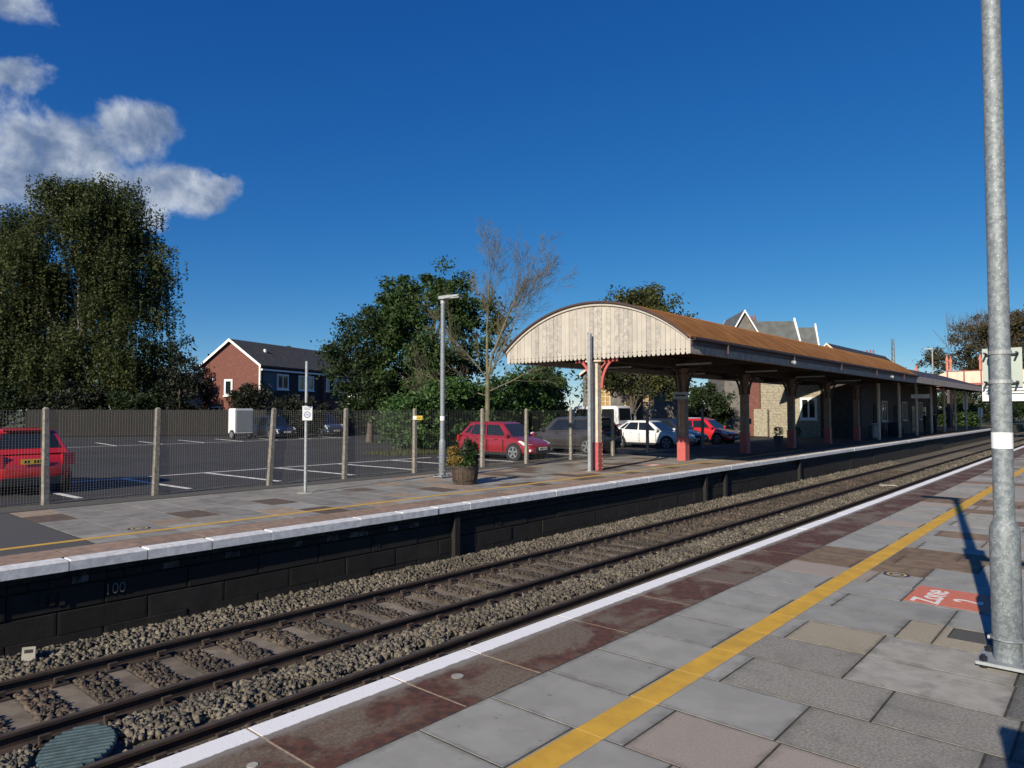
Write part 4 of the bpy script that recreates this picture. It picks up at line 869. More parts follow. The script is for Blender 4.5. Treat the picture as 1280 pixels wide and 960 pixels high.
# stone house with amber windows behind the small tree
s1, s1r = gable_house('stone_house', 'pale stone house with amber lit windows behind the small green tree', (-33.5, 47.3, 0), (.84, .54), 8.2, 9, -.1, 5.0, 8.2, 'stone_grey', 'slate', 'cream', .3)
for xx in (1.4, 3.4, 4.9): window(s1, (xx, -.012, 1.9), (1, 0, 0), .85, 2.0, frame='cream', glass='glass_amber', mull=1)
for q in range(4):
    for xx in (1.42, 3.42, 4.92): MB().box(xx, xx + .8, -.075, -.06, 2.2 + q * .4, 2.24 + q * .4).build('glazing_bar', 'cream', s1)
# main station house: steep gables, slate, chimneys
s2, s2r = gable_house('station_house', 'grey stone station house with steep white-trimmed gables above the canopy', (-26.6, 59.3, 0), (.80, .60), 3.6, 7, -.1, 7.6, 10.7, 'stone_grey', 'slate', 'upvc', .2)
MB().prism([(0, 6.5), (2.8, 10.2), (5.6, 6.5)], lambda u, v: (2.2, u, v), lambda u, v: (7.0, u, v)).build('cross_roof', 'slate', s2); MB().box(2.2, 6.9, .3, 5.3, 0, 6.7).build('cross_wall', 'stone_grey', s2)
MB().prism([(-.1, 6.1), (2.8, 10.5), (5.7, 6.1), (5.3, 6.1), (2.8, 9.85), (.3, 6.1)], lambda u, v: (7.0, u, v), lambda u, v: (7.15, u, v)).build('bargeboard', 'upvc', s2); MB().prism([(.35, 6.1), (2.8, 9.8), (5.25, 6.1)], lambda u, v: (6.91, u, v), lambda u, v: (6.99, u, v)).build('gable_wall', 'stone_grey', s2)
MB().prism([(.0, 6.2), (1.5, 9.6), (3.0, 6.2)], lambda u, v: (7.2, u + 1.3, v), lambda u, v: (8.9, u + 1.3, v)).build('porch_roof', 'slate', s2); MB().prism([(-.05, 6.1), (1.5, 9.95), (3.05, 6.1), (2.7, 6.1), (1.5, 9.3), (.3, 6.1)], lambda u, v: (8.9, u + 1.3, v), lambda u, v: (9.02, u + 1.3, v)).build('bargeboard', 'upvc', s2); MB().box(7.2, 8.8, 1.5, 4.1, 0, 6.3).build('porch_wall', 'stone_wall', s2)
for xx, yy, zz in ((2.6, 5.2, 11.0), (3.7, 5.2, 11.1)):
    c = MB().box(xx, xx + .7, yy, yy + .6, 6, zz - .4).build('chimney', 'stone_grey', s2)
    for q in (.2, .5): MB().cyl((xx + q, yy + .3, zz - .4), (xx + q, yy + .3, zz), .12, .10, 8).build('chimney_pot', 'chimney_red', c)
# long low roof and white cottage further off
s3, s3r = gable_house('long_house', 'long house with dark slate roof and pink gable beyond the canopy', (-27, 80, 0), (1, 0), 6, 25, -.1, 6.2, 9.1, 'bridge_panel', 'slate_dark', 'bridge_panel', .3)
s4, s4r = gable_house('white_cottage', 'white rendered cottage with chimney pots beyond the station roofs', (-27.5, 109.5, 0), (.75, .66), 5, 7, -.1, 6.5, 8.6, 'render_white', 'slate_dark', 'render_white', .2)
c = MB().box(.2, 1.7, .2, 1.2, 6, 9.9).build('chimney', 'render_white', s4r)
for q in (.45, .95, 1.4): MB().cyl((q, .7, 9.9), (q, .7, 10.7), .14, .11, 8).build('chimney_pot', 'chimney_red', c)
mt_ = empty('radio_mast', (-29.4, 133.7, 0)); tag(mt_, 'slim lattice mast beside the white chimney', 'mast')
for a in range(3): MB().cyl((.5 * math.cos(a * 2.1), .5 * math.sin(a * 2.1), 0), (.2 * math.cos(a * 2.1), .2 * math.sin(a * 2.1), 14.3), .06, n=5).build('leg', 'bark_lichen', mt_)
for q in range(14): MB().cyl((.45 - .018 * q, 0, q), (-.24 + .009 * q, .4 - .016 * q, q + 1), .04, n=4).build('brace', 'bark_lichen', mt_)

# ================================================================== STATION BUILDING UNDER THE CANOPY
sb = empty('station_building', (-13.2, 51.0, 0)); tag(sb, 'low stone station building beyond the canopy with a white window in its end wall', 'building')
MB().box(-7.9, -.05, .0, 26, -.1, 4.6).build('wall', 'stone_wall', sb)
MB().box(-.048, 0, 0, 26, -.1, .95).build('dado', 'maroon', sb); MB().box(-.047, -.001, 0, 26, .95, 4.0).build('platform_wall', 'wall_shaded', sb); MB().box(-2.62, -.05, -.05, -.003, 0, 4.5).build('shade_panel', 'wall_shaded', sb)  # dark sheets over the stone, coloured as the shade under the roofs
# coursed stones proud of the sunlit end wall
for r_ in range(22):
    x = -7.7; z0 = .02 + r_ * .2
    while x < -3.0:
        w = rnd.uniform(.28, .62)
        xe = x + w
        if not (-4.3 < (x + xe) / 2 < -2.6 and 1.1 < z0 + .1 < 2.95): MB().slab(-.5, .5, -.5, .5, 0, 1, .08).build('stone', 'stone_wall', sb, ((x + xe) / 2, -.002, z0 + .095), (R(90), 0, 0), scale=(xe - x - .02, .18, rnd.uniform(.012, .035)))
        x = xe
window(sb, (-4.0, -.012, 1.25), (1, 0, 0), 1.15, 1.55, mull=1, fw=.14)
MB().box(-7.75, -6.85, -.22, -.01, 0, 4.3).build('brick_pier', 'brick_red', sb); MB().slab(-7.2, -6.2, -.5, -.24, 0, 2.0, .02).build('notice_board', 'stone_wall', sb)
for y0, w, hh in ((3, 1.1, 2.3), (9, 1.2, 2.3), (15, 1.1, 2.3), (21, 1.2, 2.3)): MB().box(0, .04, y0, y0 + w, 0, hh).build('door', 'car_blue' if y0 == 15 else 'wood_dark', sb)
for y0 in (5.2, 11.6, 17.6): window(sb, (.012, y0, 1.1), (0, 1, 0), 1.5, 1.5, frame='cream', mull=1)
MB().box(.0, .05, 19.3, 20.1, 1.2, 2.2).build('poster', 'sign_yellow', sb); MB().box(.0, .05, 20.15, 20.6, 1.2, 2.2).build('poster', 'sign_white', sb)
# awning roof along the far part of the platform
aw = empty('platform_awning', (-9.5, 47.7, 0)); tag(aw, 'dark slate platform awning continuing beyond the arched canopy', 'canopy')
MB().prism([(0, 3.90), (-4.4, 5.35), (-8.6, 3.9), (-8.6, 4.0), (-4.4, 5.5), (0, 4.02)], lambda u, v: (u, 0, v), lambda u, v: (u, 36, v)).build('roof', 'slate_dark', aw); MB().box(.002, .04, 0, 36, 3.62, 4.03).build('valance', 'side_valance', aw)
for yy in (1.5, 7, 12.5, 18, 23.5, 29, 35):
    p = MB().cyl((-2.2, yy, 0), (-2.2, yy, 3.9), .10, n=10).build('post', 'col_cream', aw); MB().box(-2.3, -.1, yy - .05, yy + .05, 3.7, 3.85).build('cantilever', 'soffit', p)
hs_ = empty('hanging_sign', (-11.2, 59.0, 2.8)); tag(hs_, 'small pale hanging sign under the awning', 'sign'); MB().slab(-.6, .6, -.05, .05, 0, .3).build('panel', 'sign_white', hs_); MB().box(-.5, -.47, -.01, .01, .3, 1.1).build('hanger', 'bolt_dark', hs_); MB().box(.47, .5, -.01, .01, .3, 1.1).build('hanger', 'bolt_dark', hs_)
# things standing under the canopy
def pot(loc, label):
    t = empty('plant_pot', loc); tag(t, label, 'planter', 'pots against the station building'); MB().lathe([(0, 0), (.20, 0), (.27, .42), (.30, .45), (.27, .46), (0, .42)], 16).build('pot', 'stone_grey', t, smooth=True); leaf_obj('plant', 'leaf_green', t, blob((0, 0, .72), (.28, .28, .3), 260), .07)
pot((-14.6, 39.6, 0), 'round pot with a leafy plant in front of the sunlit stone wall'); pot((-13.4, 39.0, 0), 'pot with a plant next to the fourth canopy column'); pot((-12.9, 53.4, 0), 'pot with a plant by the shaded platform wall')
def bench(loc, rz, label):
    t = empty('platform_bench', loc, rz); tag(t, label, 'bench', 'benches under the canopy')
    for i in range(5): MB().box(-.75, .75, -.2 + i * .09, -.13 + i * .09, .43, .46).build('seat_slat', 'timber', t)
    for i in range(4): MB().box(-.75, .75, .24 + i * .012, .265 + i * .012, .55 + i * .1, .62 + i * .1).build('back_slat', 'timber', t)
    for s_ in (-1, 1): MB().prism([(-.2, 0), (-.14, 0), (-.1, .42), (.2, .42), (.28, 0), (.34, 0), (.30, .98), (.25, .98), (.24, .5), (-.2, .5)], lambda u, v: (s_ * .6 - .03, u, v), lambda u, v: (s_ * .6 + .03, u, v)).build('end_frame', 'iron_hoop', t)
bench((-12.85, 54.9, 0), R(90), 'timber bench against the shaded wall under the canopy'); bench((-12.85, 60.0, 0), R(90), 'timber bench further along under the awning')
tb = empty('litter_bin', (-12.7, 52.2, 0)); tag(tb, 'pale litter bin stand by the shaded platform wall', 'bin'); MB().lathe([(.2, 0), (.24, .05), (.26, .8), (.27, .86), (.2, .9), (.2, .84), (.22, .1)], 14).build('drum', 'galv_dull', tb); MB().lathe([(0, .95), (.28, .95), (.24, 1.0), (0, 1.02)], 14).build('lid', 'sign_white', tb); MB().cyl((.2, 0, .86), (.2, 0, .96), .015, n=6).build('lid_post', 'bolt_dark', tb)
bb = empty('blue_bin', (-12.6, 57.3, 0)); tag(bb, 'blue grit bin standing by the station building door', 'bin'); MB().slab(-.35, .35, -.4, .4, 0, .9, .03).build('bin_body', 'car_blue', bb); MB().prism([(-.38, .9), (.38, .9), (.30, 1.02), (-.30, 1.02)], lambda u, v: (u, -.42, v), lambda u, v: (u, .42, v)).build('lid', 'car_blue', bb)
pst = empty('help_point_post', (-15.55, 37.7, 0)); tag(pst, 'dark slim post with a small box in front of the stone wall', 'post'); MB().cyl((0, 0, 0), (0, 0, 1.9), .05, n=8).build('post', 'iron_hoop', pst); MB().slab(-.14, .14, -.1, .1, 1.15, 1.45, .02).build('box', 'plastic_black', pst)

# ================================================================== FOOTBRIDGE
fb = empty('footbridge', (-12, 90, 0)); tag(fb, 'cream panelled footbridge with red frames crossing the tracks', 'bridge')
for y0 in (-1.1, 1.05):
    for i in range(11):
        x0 = -2.2 + i * 1.55; MB().box(x0 + .07, x0 + 1.48, y0 - .02, y0 + .02, 4.86, 6.14).build('panel', 'bridge_panel', fb)
        MB().box(x0 - .07, x0 + .07, y0 - .06, y0 + .06, 4.7, 6.22).build('upright', 'bridge_red', fb)
    MB().box(-2.3, 15, y0 - .07, y0 + .07, 4.62, 4.86).build('girder', 'bridge_red', fb); MB().box(-2.3, 15, y0 - .07, y0 + .07, 6.14, 6.22).build('top_rail', 'bridge_red', fb)
    MB().prism([(-2.27, 4.84), (-2.27, 6.14), (-5.2, 4.9), (-5.2, 3.6)], lambda u, v: (u, y0 - .02, v), lambda u, v: (u, y0 + .02, v)).build('stair_panel', 'bridge_panel', fb); MB().prism([(-2.27, 4.62), (-2.27, 4.84), (-9.2, 1.9), (-9.2, 1.6)], lambda u, v: (u, y0 - .06, v), lambda u, v: (u, y0 + .06, v)).build('stair_string', 'bridge_red', fb)
MB().box(-2.3, 15, -1.03, .98, 4.64, 4.74).build('deck', 'bridge_red', fb)
for i in range(14): MB().box(-2.4 - i * .36, -2.1 - i * .36, -1.0, 1.0, 4.5 - i * .185, 4.56 - i * .185).build('step', 'slate_dark', fb)
for xx in (-2.2, .85, 13.5):
    for y0 in (-1.1, 1.05):
        p = MB().box(xx - .11, xx + .11, y0 - .11, y0 + .11, 6.23, 7.3).build('pillar', 'bridge_post', fb); MB().prism([(-.17, 7.3), (.17, 7.3), (.0, 8.0)], lambda u, v: (xx + u, y0 - .15, v), lambda u, v: (xx + u, y0 + .15, v)).build('pillar_cap', 'bridge_post', p)
for xx in (-2.2, 13.5): MB().box(xx - .12, xx + .12, -.9, .9, -.1, 4.63).build('support_leg', 'maroon', fb)
p = MB().box(-5.32, -5.08, -1.2, -.9, 4.9, 6.3).build('pillar', 'bridge_post', fb); MB().prism([(-.2, 6.3), (.2, 6.3), (0, 7.1)], lambda u, v: (-5.2 + u, -1.25, v), lambda u, v: (-5.2 + u, -.85, v)).build('pillar_cap', 'bridge_post', p)
fl_ = empty('lamp_post', (-18.6, 106, 0)); tag(fl_, 'distant grey lamp post left of the footbridge', 'lamp post'); MB().cyl((0, 0, 0), (0, 0, 10), .12, .08, 8).build('pole', 'galv_dull', fl_); MB().box(-.9, .1, -.15, .15, 10, 10.15).build('lamp_head', 'galv_dull', fl_)
for x, y, hgt, lb in ((-11.4, 80.5, 3.6, 'grey post at the far end of the opposite platform'), (-10.9, 86, 2.2, 'white signal marker post at the end of the opposite platform'), (-2.9, 100, 2.4, 'short white post beside the distant track')):
    q = empty('platform_end_post', (x, y, 0)); tag(q, lb, 'post'); MB().cyl((0, 0, -.1), (0, 0, hgt), .07, n=8).build('post', 'galv_dull', q); MB().slab(-.2, .2, -.04, .04, hgt * .55, hgt * .95).build('plate', 'sign_white', q)

# ================================================================== PEOPLE
def person(loc, rz, label, top, legs, pose=0.0):
    t = empty('person', loc, rz); tag(t, label, 'person')
    J = {'pel': (0, 0, .95, .135), 'bel': (0, 0, 1.1, .13), 'che': (0, .0, 1.32, .155), 'nec': (0, .0, 1.50, .055), 'hea': (0, .02, 1.58, .075), 'cro': (0, .02, 1.72, .07)}
    E_ = [('pel', 'bel'), ('bel', 'che'), ('che', 'nec'), ('nec', 'hea'), ('hea', 'cro')]
    for s_, n_ in ((-1, 'l'), (1, 'r')):
        J.update({'sh' + n_: (s_ * .19, 0, 1.43, .06), 'el' + n_: (s_ * .24, .02, 1.16, .045), 'wr' + n_: (s_ * .22, .12 + pose, .95 + pose, .032), 'ha' + n_: (s_ * .215, .15 + pose, .88 + pose, .038),
                  'hi' + n_: (s_ * .09, 0, .88, .095), 'kn' + n_: (s_ * .10, .02, .48, .06), 'an' + n_: (s_ * .10, -.01, .09, .042), 'to' + n_: (s_ * .11, .14, .04, .035)})
        E_ += [('che', 'sh' + n_), ('sh' + n_, 'el' + n_), ('el' + n_, 'wr' + n_), ('wr' + n_, 'ha' + n_), ('pel', 'hi' + n_), ('hi' + n_, 'kn' + n_), ('kn' + n_, 'an' + n_), ('an' + n_, 'to' + n_)]
    K = list(J); me = bpy.data.meshes.new('figure'); me.from_pydata([J[k][:3] for k in K], [(K.index(a), K.index(c)) for a, c in E_], []); o = bpy.data.objects.new('figure', me); COL.objects.link(o)
    md = o.modifiers.new('skin', 'SKIN'); 
    for i, k in enumerate(K): me.skin_vertices[0].data[i].radius = (J[k][3], J[k][3] * .85)
    me.skin_vertices[0].data[0].use_root = True; sb_ = o.modifiers.new('sub', 'SUBSURF'); sb_.levels = 1; sb_.render_levels = 1
    bpy.context.view_layer.update(); me2 = bpy.data.meshes.new_from_object(o.evaluated_get(bpy.context.evaluated_depsgraph_get())); bpy.data.objects.remove(o)
    for m in ('skin', top, legs): me2.materials.append(MAT[m])
    for p in me2.polygons:
        z = p.center.z; p.material_index = 0 if (z > 1.5 or (z < 1.0 + pose and z > .80 + pose and abs(p.center.x) > .17 and p.center.y > .12 + pose)) else (1 if z > .98 or abs(p.center.x) > .17 and z > .8 else 2); p.use_smooth = True
    link('body', me2, None, t); MB().lathe([(0, 1.80), (.05, 1.795), (.085, 1.75), (.09, 1.68), (.08, 1.63), (.0, 1.62)], 12).build('hair', 'hair_dark', t, (0, -.015, 0), smooth=True)
person((-11.7, 67.2, 0), R(70), 'person in dark coat standing under the awning near the platform edge', 'cloth_navy', 'cloth_black'); person((-12.3, 66.3, 0), R(-60), 'second person in black standing just behind the first under the awning', 'cloth_black', 'cloth_navy', .1)
# ================================================================== VEGETATION
def tubes(segs, n=5):
    """segs: list of (p, q, r0, r1) -> one mesh"""
    mb = MB()
    for p, q, r0, r1 in segs: mb.cyl(p, q, r0, r1, n, caps=False)
    return mb
def tube_np(P, Q, r0, r1, n=3):
    P = np.array(P, float); Q = np.array(Q, float); r0 = np.array(r0)[:, None, None]; r1 = np.array(r1)[:, None, None]; d = Q - P; d /= np.linalg.norm(d, axis=1)[:, None] + 1e-9
    up = np.where(np.abs(d[:, 2:3]) < .9, np.array([[0, 0, 1.]]), np.array([[1., 0, 0]])); a = np.cross(d, up); a /= np.linalg.norm(a, axis=1)[:, None]; c = np.cross(d, a)
    th = np.arange(n) * 2 * np.pi / n; ring = a[:, None, :] * np.cos(th)[None, :, None] + c[:, None, :] * np.sin(th)[None, :, None]
    V = np.concatenate([P[:, None] + ring * r0, Q[:, None] + ring * r1], 1).reshape(-1, 3); k = np.arange(n); f = np.stack([k, (k + 1) % n, n + (k + 1) % n, n + k], 1)
    return V, (f[None] + (np.arange(len(P)) * 2 * n)[:, None, None]).reshape(-1, 4)
def crown_clumps(lobes, nc, shell=.45):
    vol = np.array([l[3] * l[4] * l[5] for l in lobes]); pick = rng.choice(len(lobes), nc, p=vol / vol.sum()); out = []
    for i in pick:
        l = lobes[i]; d = rng.normal(size=3); d /= np.linalg.norm(d); r = (shell + (1 - shell) * rng.random()) ** .8
        out.append([l[0] + d[0] * l[3] * r, l[1] + d[1] * l[4] * r, l[2] + d[2] * l[5] * r])
    return np.array(out)
def tree(name, label, loc, lobes, nc, per, cr, lsize, m, trunk_h, trunk_r, bark='bark', cat='tree', group=None, asp=1.5, droop=0.0, limbs=26, shell=.45, trunk_top=None, strands=3):
    t = empty(name, loc); tag(t, label, cat, group)
    C = crown_clumps(lobes, nc, shell); r = cr * rng.uniform(.6, 1.35, nc)
    n = nc * per; idx = np.repeat(np.arange(nc), per); g_ = np.clip(rng.normal(size=(n, 3)), -1.9, 1.9) * np.array([1, 1, .72]) * .52
    Pn = C[idx] + g_ * r[idx][:, None]
    if droop > 0:
        ns = int(nc * strands); S0 = C[rng.integers(0, nc, ns)] + rng.normal(size=(ns, 3)) * cr * .6; ln = droop * rng.uniform(.35, 1.2, ns); q = 26
        tt = rng.random((ns, q)); sw = rng.normal(size=(ns, 1, 2)) * .12
        D = np.repeat(S0[:, None, :], q, 1); D[:, :, 2] -= tt * ln[:, None]; D[:, :, :2] += sw * tt[:, :, None] + rng.normal(size=(ns, q, 2)) * .055
        Pn = np.vstack([Pn, D.reshape(-1, 3)])
    Pn = Pn[Pn[:, 2] > .12]
    leaf_obj('crown', m, t, Pn, lsize, asp)
    top = np.array(trunk_top if trunk_top else (np.mean([l[0] for l in lobes]), np.mean([l[1] for l in lobes]), np.mean([l[2] for l in lobes]) + 1)); tr = MB()
    zs = np.linspace(0, 1, 7); pts = [Vector((top[0] * z ** 1.5 + .12 * math.sin(5 * z), top[1] * z ** 1.5 + .1 * math.cos(4 * z) - .1, -.1 + z * (top[2] + .1))) for z in zs]
    tr.tube(pts, [trunk_r * (1 - .72 * z) * (1.25 if z == 0 else 1) for z in zs], 9); tr.build('trunk', bark, t, smooth=True)
    lb = MB()
    for i in rng.choice(nc, min(limbs, nc), replace=False):
        zt = rng.uniform(trunk_h / max(top[2], .1), .98); k = min(5, int(zt * 6)); f = zt * 6 - k; p = pts[k].lerp(pts[k + 1], f); q = Vector(C[i])
        if q.z < p.z - 1: continue
        md = p.lerp(q, .5) + Vector((rnd.uniform(-.3, .3), rnd.uniform(-.3, .3), rnd.uniform(.0, .6))); r0 = trunk_r * .34 * rnd.uniform(.6, 1)
        lb.tube([p, md, q], [r0, r0 * .6, r0 * .2], 5)
    if lb.v: lb.build('limbs', bark, t, smooth=True)
    return t
# weeping birch at left
tree('birch_tree', 'large weeping birch tree at left with drooping foliage', (-67.6, 20.4, 0),
     [(0, 0, 16.2, 6.0, 6.0, 5.6), (3.4, 2.8, 14.5, 3.6, 3.6, 6.4), (-5.2, -4.2, 13.0, 4.6, 4.6, 5.0), (3.4, 3.0, 8.0, 3.6, 3.8, 5.0), (-4.2, -3.6, 7.5, 5.4, 5.4, 5.0), (.6, .4, 20.0, 3.4, 3.6, 2.0), (2.3, 2.0, 21.2, 2.1, 2.2, 1.5), (0, 0, 5.5, 5.5, 5.5, 3.2)],
     560, 175, 1.0, .168, 'leaf_birch', 5, .42, 'bark_birch', droop=3.4, limbs=60, shell=.5, trunk_top=(1, .8, 18), strands=12)
# trees and bushes along the back of the car park
tree('dark_tree', 'narrow dark evergreen tree between the birch and the brick house', (-57.6, 24.9, 0), [(0, 0, 4.6, 1.5, 1.5, 3.2), (.5, .3, 3.0, 2.0, 2.0, 2.2)], 70, 110, .55, .17, 'leaf_black', 1, .16, limbs=10)
for lb, x, y, rx, hz, m in (('spiky dark bush growing before the brick gable', -52.8, 28.2, 1.8, 4.2, 'leaf_black'), ('dark rounded bush in front of the house front wall', -46.2, 28.6, 2.0, 3.0, 'leaf_black'), ('low dark bush behind the parked blue cars', -46.0, 33.6, 1.6, 2.6, 'leaf_black'),
                            ('broad dark green bush right of the garden wall', -40.4, 32.6, 2.5, 4.2, 'leaf_dark'), ('dark bush under the birch at the car park edge', -59.6, 22.0, 2.4, 3.8, 'leaf_dark'), ('tall dark bush at the left end of the car park', -62.8, 18.6, 3.0, 4.2, 'leaf_black'), ('dark shrub added to darken the view beside the station building end wall', -22.8, 48.0, 1.9, 3.8, 'leaf_dark'), ('overgrown bush at the far left beneath the birch', -66.5, 13.6, 3.2, 4.6, 'leaf_dark')):  # the shrub by the station building is invented, to darken the lit wall behind
    tree('dark_bush', lb, (x, y, -.05), [(0, 0, hz * .5, rx, rx, hz * .52), (rx * .4, rx * .3, hz * .68, rx * .55, rx * .55, hz * .33), (-rx * .5, 0, hz * .55, rx * .6, rx * .6, hz * .4)], 70, 120, .5, .16, m, .3, .09, cat='bush', group='dark bushes around the car park', limbs=12)
# evergreen trees right of the house
tree('evergreen_tree', 'tall dark green evergreen tree right of the brick house', (-31.6, 28.6, 0), [(0, 0, 6.4, 3.3, 3.3, 4.0), (-.6, -.5, 8.8, 2.2, 2.2, 2.2), (.9, .9, 9.8, 1.3, 1.3, 1.5), (1.9, 1.8, 6.5, 2.2, 2.2, 2.8), (-.6, -.3, 3.4, 3.2, 3.2, 3.0)], 260, 120, .62, .17, 'leaf_green', 1, .26, limbs=24, shell=.55)
tree('holm_tree', 'blue-green tree with loose crown between the house and the evergreen', (-34.9, 26.6, 0), [(0, 0, 5.2, 2.6, 2.6, 3.2), (.8, .7, 7.4, 1.6, 1.6, 1.9), (-1.7, -1.3, 5.2, 1.4, 1.4, 1.2), (.8, .6, 3.0, 2.4, 2.4, 2.4)], 170, 105, .6, .165, 'leaf_dark', 1.4, .2, limbs=26, shell=.5)
# laurel hedge behind the parked cars
hedge_specs = [(-25.9, 22.4, 3.1, 'bright green laurel shrub at the left end of the hedge'), (-26.2, 24.6, 3.7, 'laurel shrub second from the left end of the hedge'), (-26.4, 27.0, 3.5, 'laurel shrub beneath the bare tree'), (-26.4, 29.4, 4.3, 'tall laurel shrub right of the bare tree'), (-26.6, 31.8, 4.7, 'dark laurel shrub behind the dark grey car'), (-28.0, 34.6, 5.0, 'laurel shrub next to the right end of the hedge, beside the van'), (-29.6, 37.4, 5.2, 'tallest laurel shrub ending the hedge left of the stone house')]
for x, y, hz, lb in hedge_specs:
    tree('laurel_shrub', lb, (x, y, -.05), [(0, 0, hz * .42, 1.45, 1.5, hz * .46), (.2, .2, hz * .7, 1.1, 1.1, hz * .3), (.7, -.5, hz * .3, 1.1, 1.1, hz * .3)], 85, 105, .45, .15, 'leaf_laurel', .2, .09, cat='shrub', group='laurel shrubs of the hedge behind the cars', limbs=10, shell=.6)
# bare tree with lichened stems
bt = empty('bare_tree', (-24.6, 26.2, -.05)); tag(bt, 'leafless tree with upright lichened stems behind the red hatchback', 'tree')
SEG = {0: [], 1: [], 2: []}
def grow(p, d, L, r, lev):
    n = 4 if lev < 3 else 3; pp = Vector(p); d = Vector(d).normalized()
    for i in range(n):
        d = (d + Vector((rnd.gauss(0, .07), rnd.gauss(0, .07), rnd.gauss(.03, .05)))).normalized(); q = pp + d * (L / n); r1 = r * .84
        SEG[0 if lev == 0 else (1 if lev < 3 else 2)].append((tuple(pp), tuple(q), r, r1)); pp = q; r = r1
        if lev < 4:
            for _ in range(2 if lev < 3 else 3):
                if rnd.random() < (.78 if lev else (.95 if i > 0 else .0)):
                    az_ = rnd.uniform(0, 6.28); tilt = rnd.uniform(.35, .8) if lev else rnd.uniform(.5, 1.1); a = d.cross(Vector((math.cos(az_), math.sin(az_), .2))).normalized()
                    nd = (d * math.cos(tilt) + a * math.sin(tilt)); nd.z += .2
                    grow(pp, nd, L * (rnd.uniform(.38, .6) if lev else rnd.uniform(.3, .5)), max(.0045, r * .42), lev + 1)
    if lev < 4: grow(pp, d, L * .42, max(.006, r * .8), lev + 1)
SEG[0].append(((0, 0, 0), (.04, 0, 1.8), .15, .125)); SEG[0].append(((.04, 0, 1.8), (.05, 0, 3.6), .125, .11))
grow((.05, 0, 3.6), (-.10, -.06, 1), 4.8, .085, 0); grow((.05, 0, 3.6), (.08, .08, 1), 4.7, .08, 0); grow((.05, 0, 3.7), (.5, .35, .85), 3.2, .05, 1); grow((.05, 0, 3.5), (-.5, -.4, .7), 3.0, .045, 1); grow((.04, 0, 2.9), (.55, .5, .35), 3.0, .04, 1); grow((.04, 0, 2.7), (-.75, -.5, .3), 3.2, .04, 1); grow((.04, 0, 3.2), (-.2, .5, .5), 2.6, .035, 1)
tubes(SEG[0], 8).build('trunk', 'bark_lichen', bt, smooth=True)
for k, nm in ((1, 'branches'), (2, 'twigs')):
    s_ = SEG[k]
    if k == 2 and len(s_) > 26000: s_ = rnd.sample(s_, 26000)
    V, Q = tube_np([a[0] for a in s_], [a[1] for a in s_], [a[2] for a in s_], [a[3] for a in s_], 5 if k == 1 else 3); link(nm, np_mesh(nm, V, Q), 'bark_lichen', bt)['kind'] = 'stuff'
# trees behind the canopy and station
tree('round_tree', 'round-topped olive green tree rising behind the arched canopy', (-25.4, 42.6, 0), [(0, 0, 8.0, 3.0, 3.0, 2.7), (-1.8, -1.6, 7.2, 2.0, 2.0, 1.8), (2.0, 1.8, 7.2, 1.9, 1.9, 1.6), (0, 0, 9.8, 1.6, 1.6, 1.0)], 170, 110, .62, .17, 'leaf_olive', 3, .28, limbs=26)
tree('small_tree', 'small green tree with forked trunk in front of the stone house', (-23.7, 38.7, 0), [(0, 0, 4.1, 2.1, 2.1, 1.2), (1.7, 1.6, 3.9, 1.5, 1.5, 1.3), (-1.3, -1.0, 3.8, 1.3, 1.3, 1.0)], 95, 85, .5, .15, 'leaf_olive', 1.2, .16, limbs=26)
tree('brown_tree', 'tall brownish autumn tree behind the footbridge at right', (-15.2, 131, 0), [(0, 0, 11, 6.5, 5, 6.5), (5, 1, 12.5, 5, 5, 5.5), (-5.5, 0, 8.0, 4.2, 4, 4.5), (1, 0, 4, 9, 5, 4)], 340, 95, 1.1, .30, 'leaf_brown', 3, .45, limbs=80)
tree('right_tree', 'dark leafy tree at the right edge behind the big lamp column', (-2.5, 127, 0), [(0, 0, 10, 5.5, 5, 6), (-2, 0, 14.0, 3.4, 3, 3.0), (0, 0, 4, 6, 5, 4)], 200, 100, 1.1, .30, 'leaf_dark', 3, .4, limbs=30)
tw = []
for i in range(900):
    a = rnd.uniform(0, 6.28); c = rnd.uniform(0, .75); base = Vector((7.5 * math.cos(a) * c - .5, 4 * math.sin(a) * c, rnd.uniform(11, 15.5))); tip = base + Vector((rnd.gauss(0, .7), rnd.gauss(0, .7), rnd.uniform(.8, 2.9))); tw.append((tuple(base), tuple(tip), .035, .012))
V, Q = tube_np([a[0] for a in tw], [a[1] for a in tw], [a[2] for a in tw], [a[3] for a in tw]); bt2 = [o for o in bpy.data.objects if o.name.startswith('brown_tree')][0]; link('twigs', np_mesh('twigs', V, Q), 'bark', bt2)
for lb, x, y, rx, hz, m in (('low dark bush beneath the footbridge', -13.0, 118, 4.5, 4.6, 'leaf_dark'), ('green bush beside the distant track right of the lamp column', -1.2, 104, 2.2, 2.6, 'leaf_green'), ('bush below the bridge stairs', -19.5, 112, 4.0, 5.0, 'leaf_dark'), ('bushy shrub at the platform end', -14.5, 96, 2.4, 2.6, 'leaf_green')):
    tree('trackside_bush', lb, (x, y, -.1), [(0, 0, hz * .45, rx, rx * .7, hz * .5), (rx * .5, 0, hz * .6, rx * .6, rx * .5, hz * .4)], 70, 90, .7, .24, m, .3, .1, cat='bush', group='bushes beyond the platform ends', limbs=10)
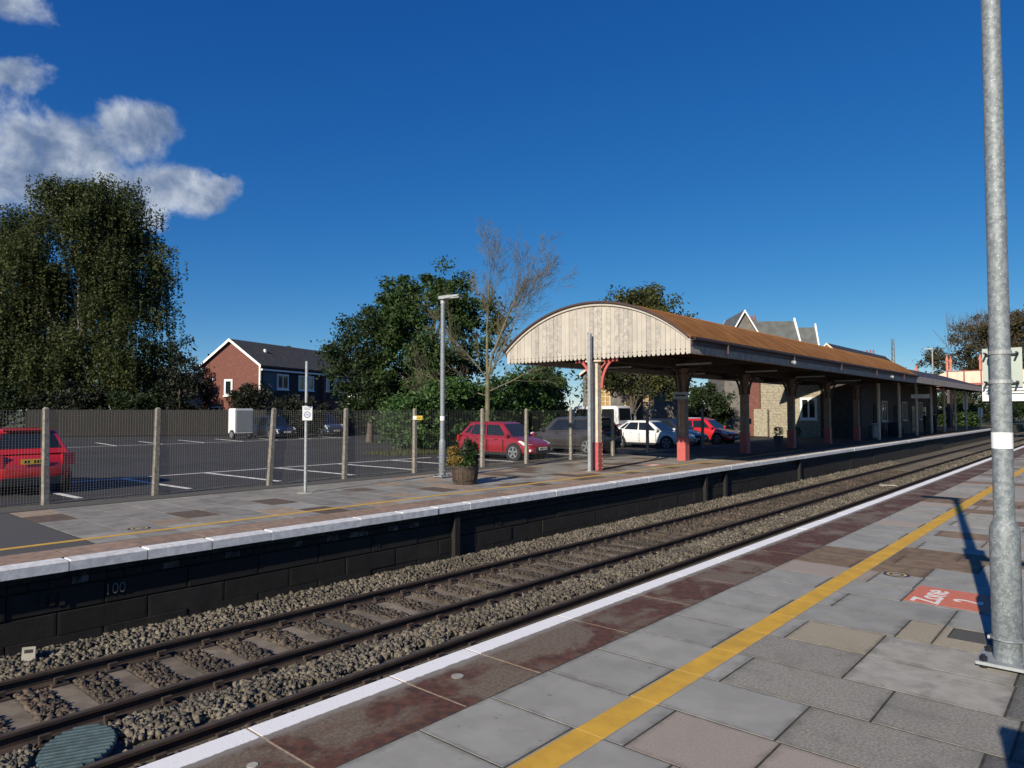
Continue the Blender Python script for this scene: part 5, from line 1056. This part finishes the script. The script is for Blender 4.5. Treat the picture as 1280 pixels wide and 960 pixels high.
# far tree line closing the horizon
def wood(name, pts, hgt, m, lb):
    P = []
    for (x0, y0), (x1, y1) in zip(pts[:-1], pts[1:]):
        n = int(math.hypot(x1 - x0, y1 - y0) / 2.2)
        for i in range(n):
            f = i / n; cx, cy = x0 + (x1 - x0) * f + rnd.gauss(0, 2), y0 + (y1 - y0) * f + rnd.gauss(0, 2); h_ = hgt * rnd.uniform(.6, 1.15); q = rng.normal(size=(120, 3)) * np.array([1.5, 1.5, h_ * .28]) + np.array([cx, cy, h_ * .5]); P.append(q)
    P = np.vstack(P); P = P[P[:, 2] > 0]; o = leaf_obj(name, m, None, P, .6); tag(o, lb, 'wood', kind='stuff')
wood('far_wood', [(-150, -10), (-110, 40), (-85, 70), (-60, 110), (-45, 160), (10, 190), (60, 200)], 8.5, 'leaf_dark', 'distant line of dark trees along the horizon')
# rough grass on the verges
def grass(name, x0, x1, y0, y1, n, hgt, lb, m='grass'):
    x = rng.uniform(x0, x1, n); y = rng.uniform(y0, y1, n); h_ = hgt * rng.uniform(.4, 1.3, n); a = rng.uniform(0, 6.28, n); w = .012
    B = np.stack([x, y, np.full(n, -.04)], 1); dx = np.stack([np.cos(a) * w, np.sin(a) * w, np.zeros(n)], 1); ln = rng.normal(size=(n, 2)) * .35 * h_[:, None]
    T = B + np.concatenate([ln, h_[:, None]], 1); V = np.stack([B - dx, B + dx, T], 1).reshape(-1, 3); o = link(name, np_mesh(name, V, np.arange(n * 3).reshape(-1, 3)), m); tag(o, lb, 'grass', kind='stuff')
grass('verge_grass', -25.4, -23.0, 19.0, 33, 9000, .16, 'rough grass at the foot of the laurel hedge')
grass('fence_weeds', -16.9, -16.1, -2, 26, 2200, .07, 'sparse weeds along the foot of the mesh fence')
# unseen post added off-frame only to cast the shadow at the lower right
hp = empty('shadow_post', (.03, 2.02, 0)); tag(hp, 'slim grey unseen post added for its shadow on the near platform', 'post')
MB().slab(-.06, .06, -.05, .05, 0, 1.47, .01).build('post', 'galv_dull', hp); MB().slab(-.065, .065, -.055, .055, 1.47, 1.5, .01).build('cap', 'bolt_dark', hp); MB().slab(-.05, .05, -.058, -.0505, 1.1, 1.35, .002).build('panel', 'sign_back', hp)
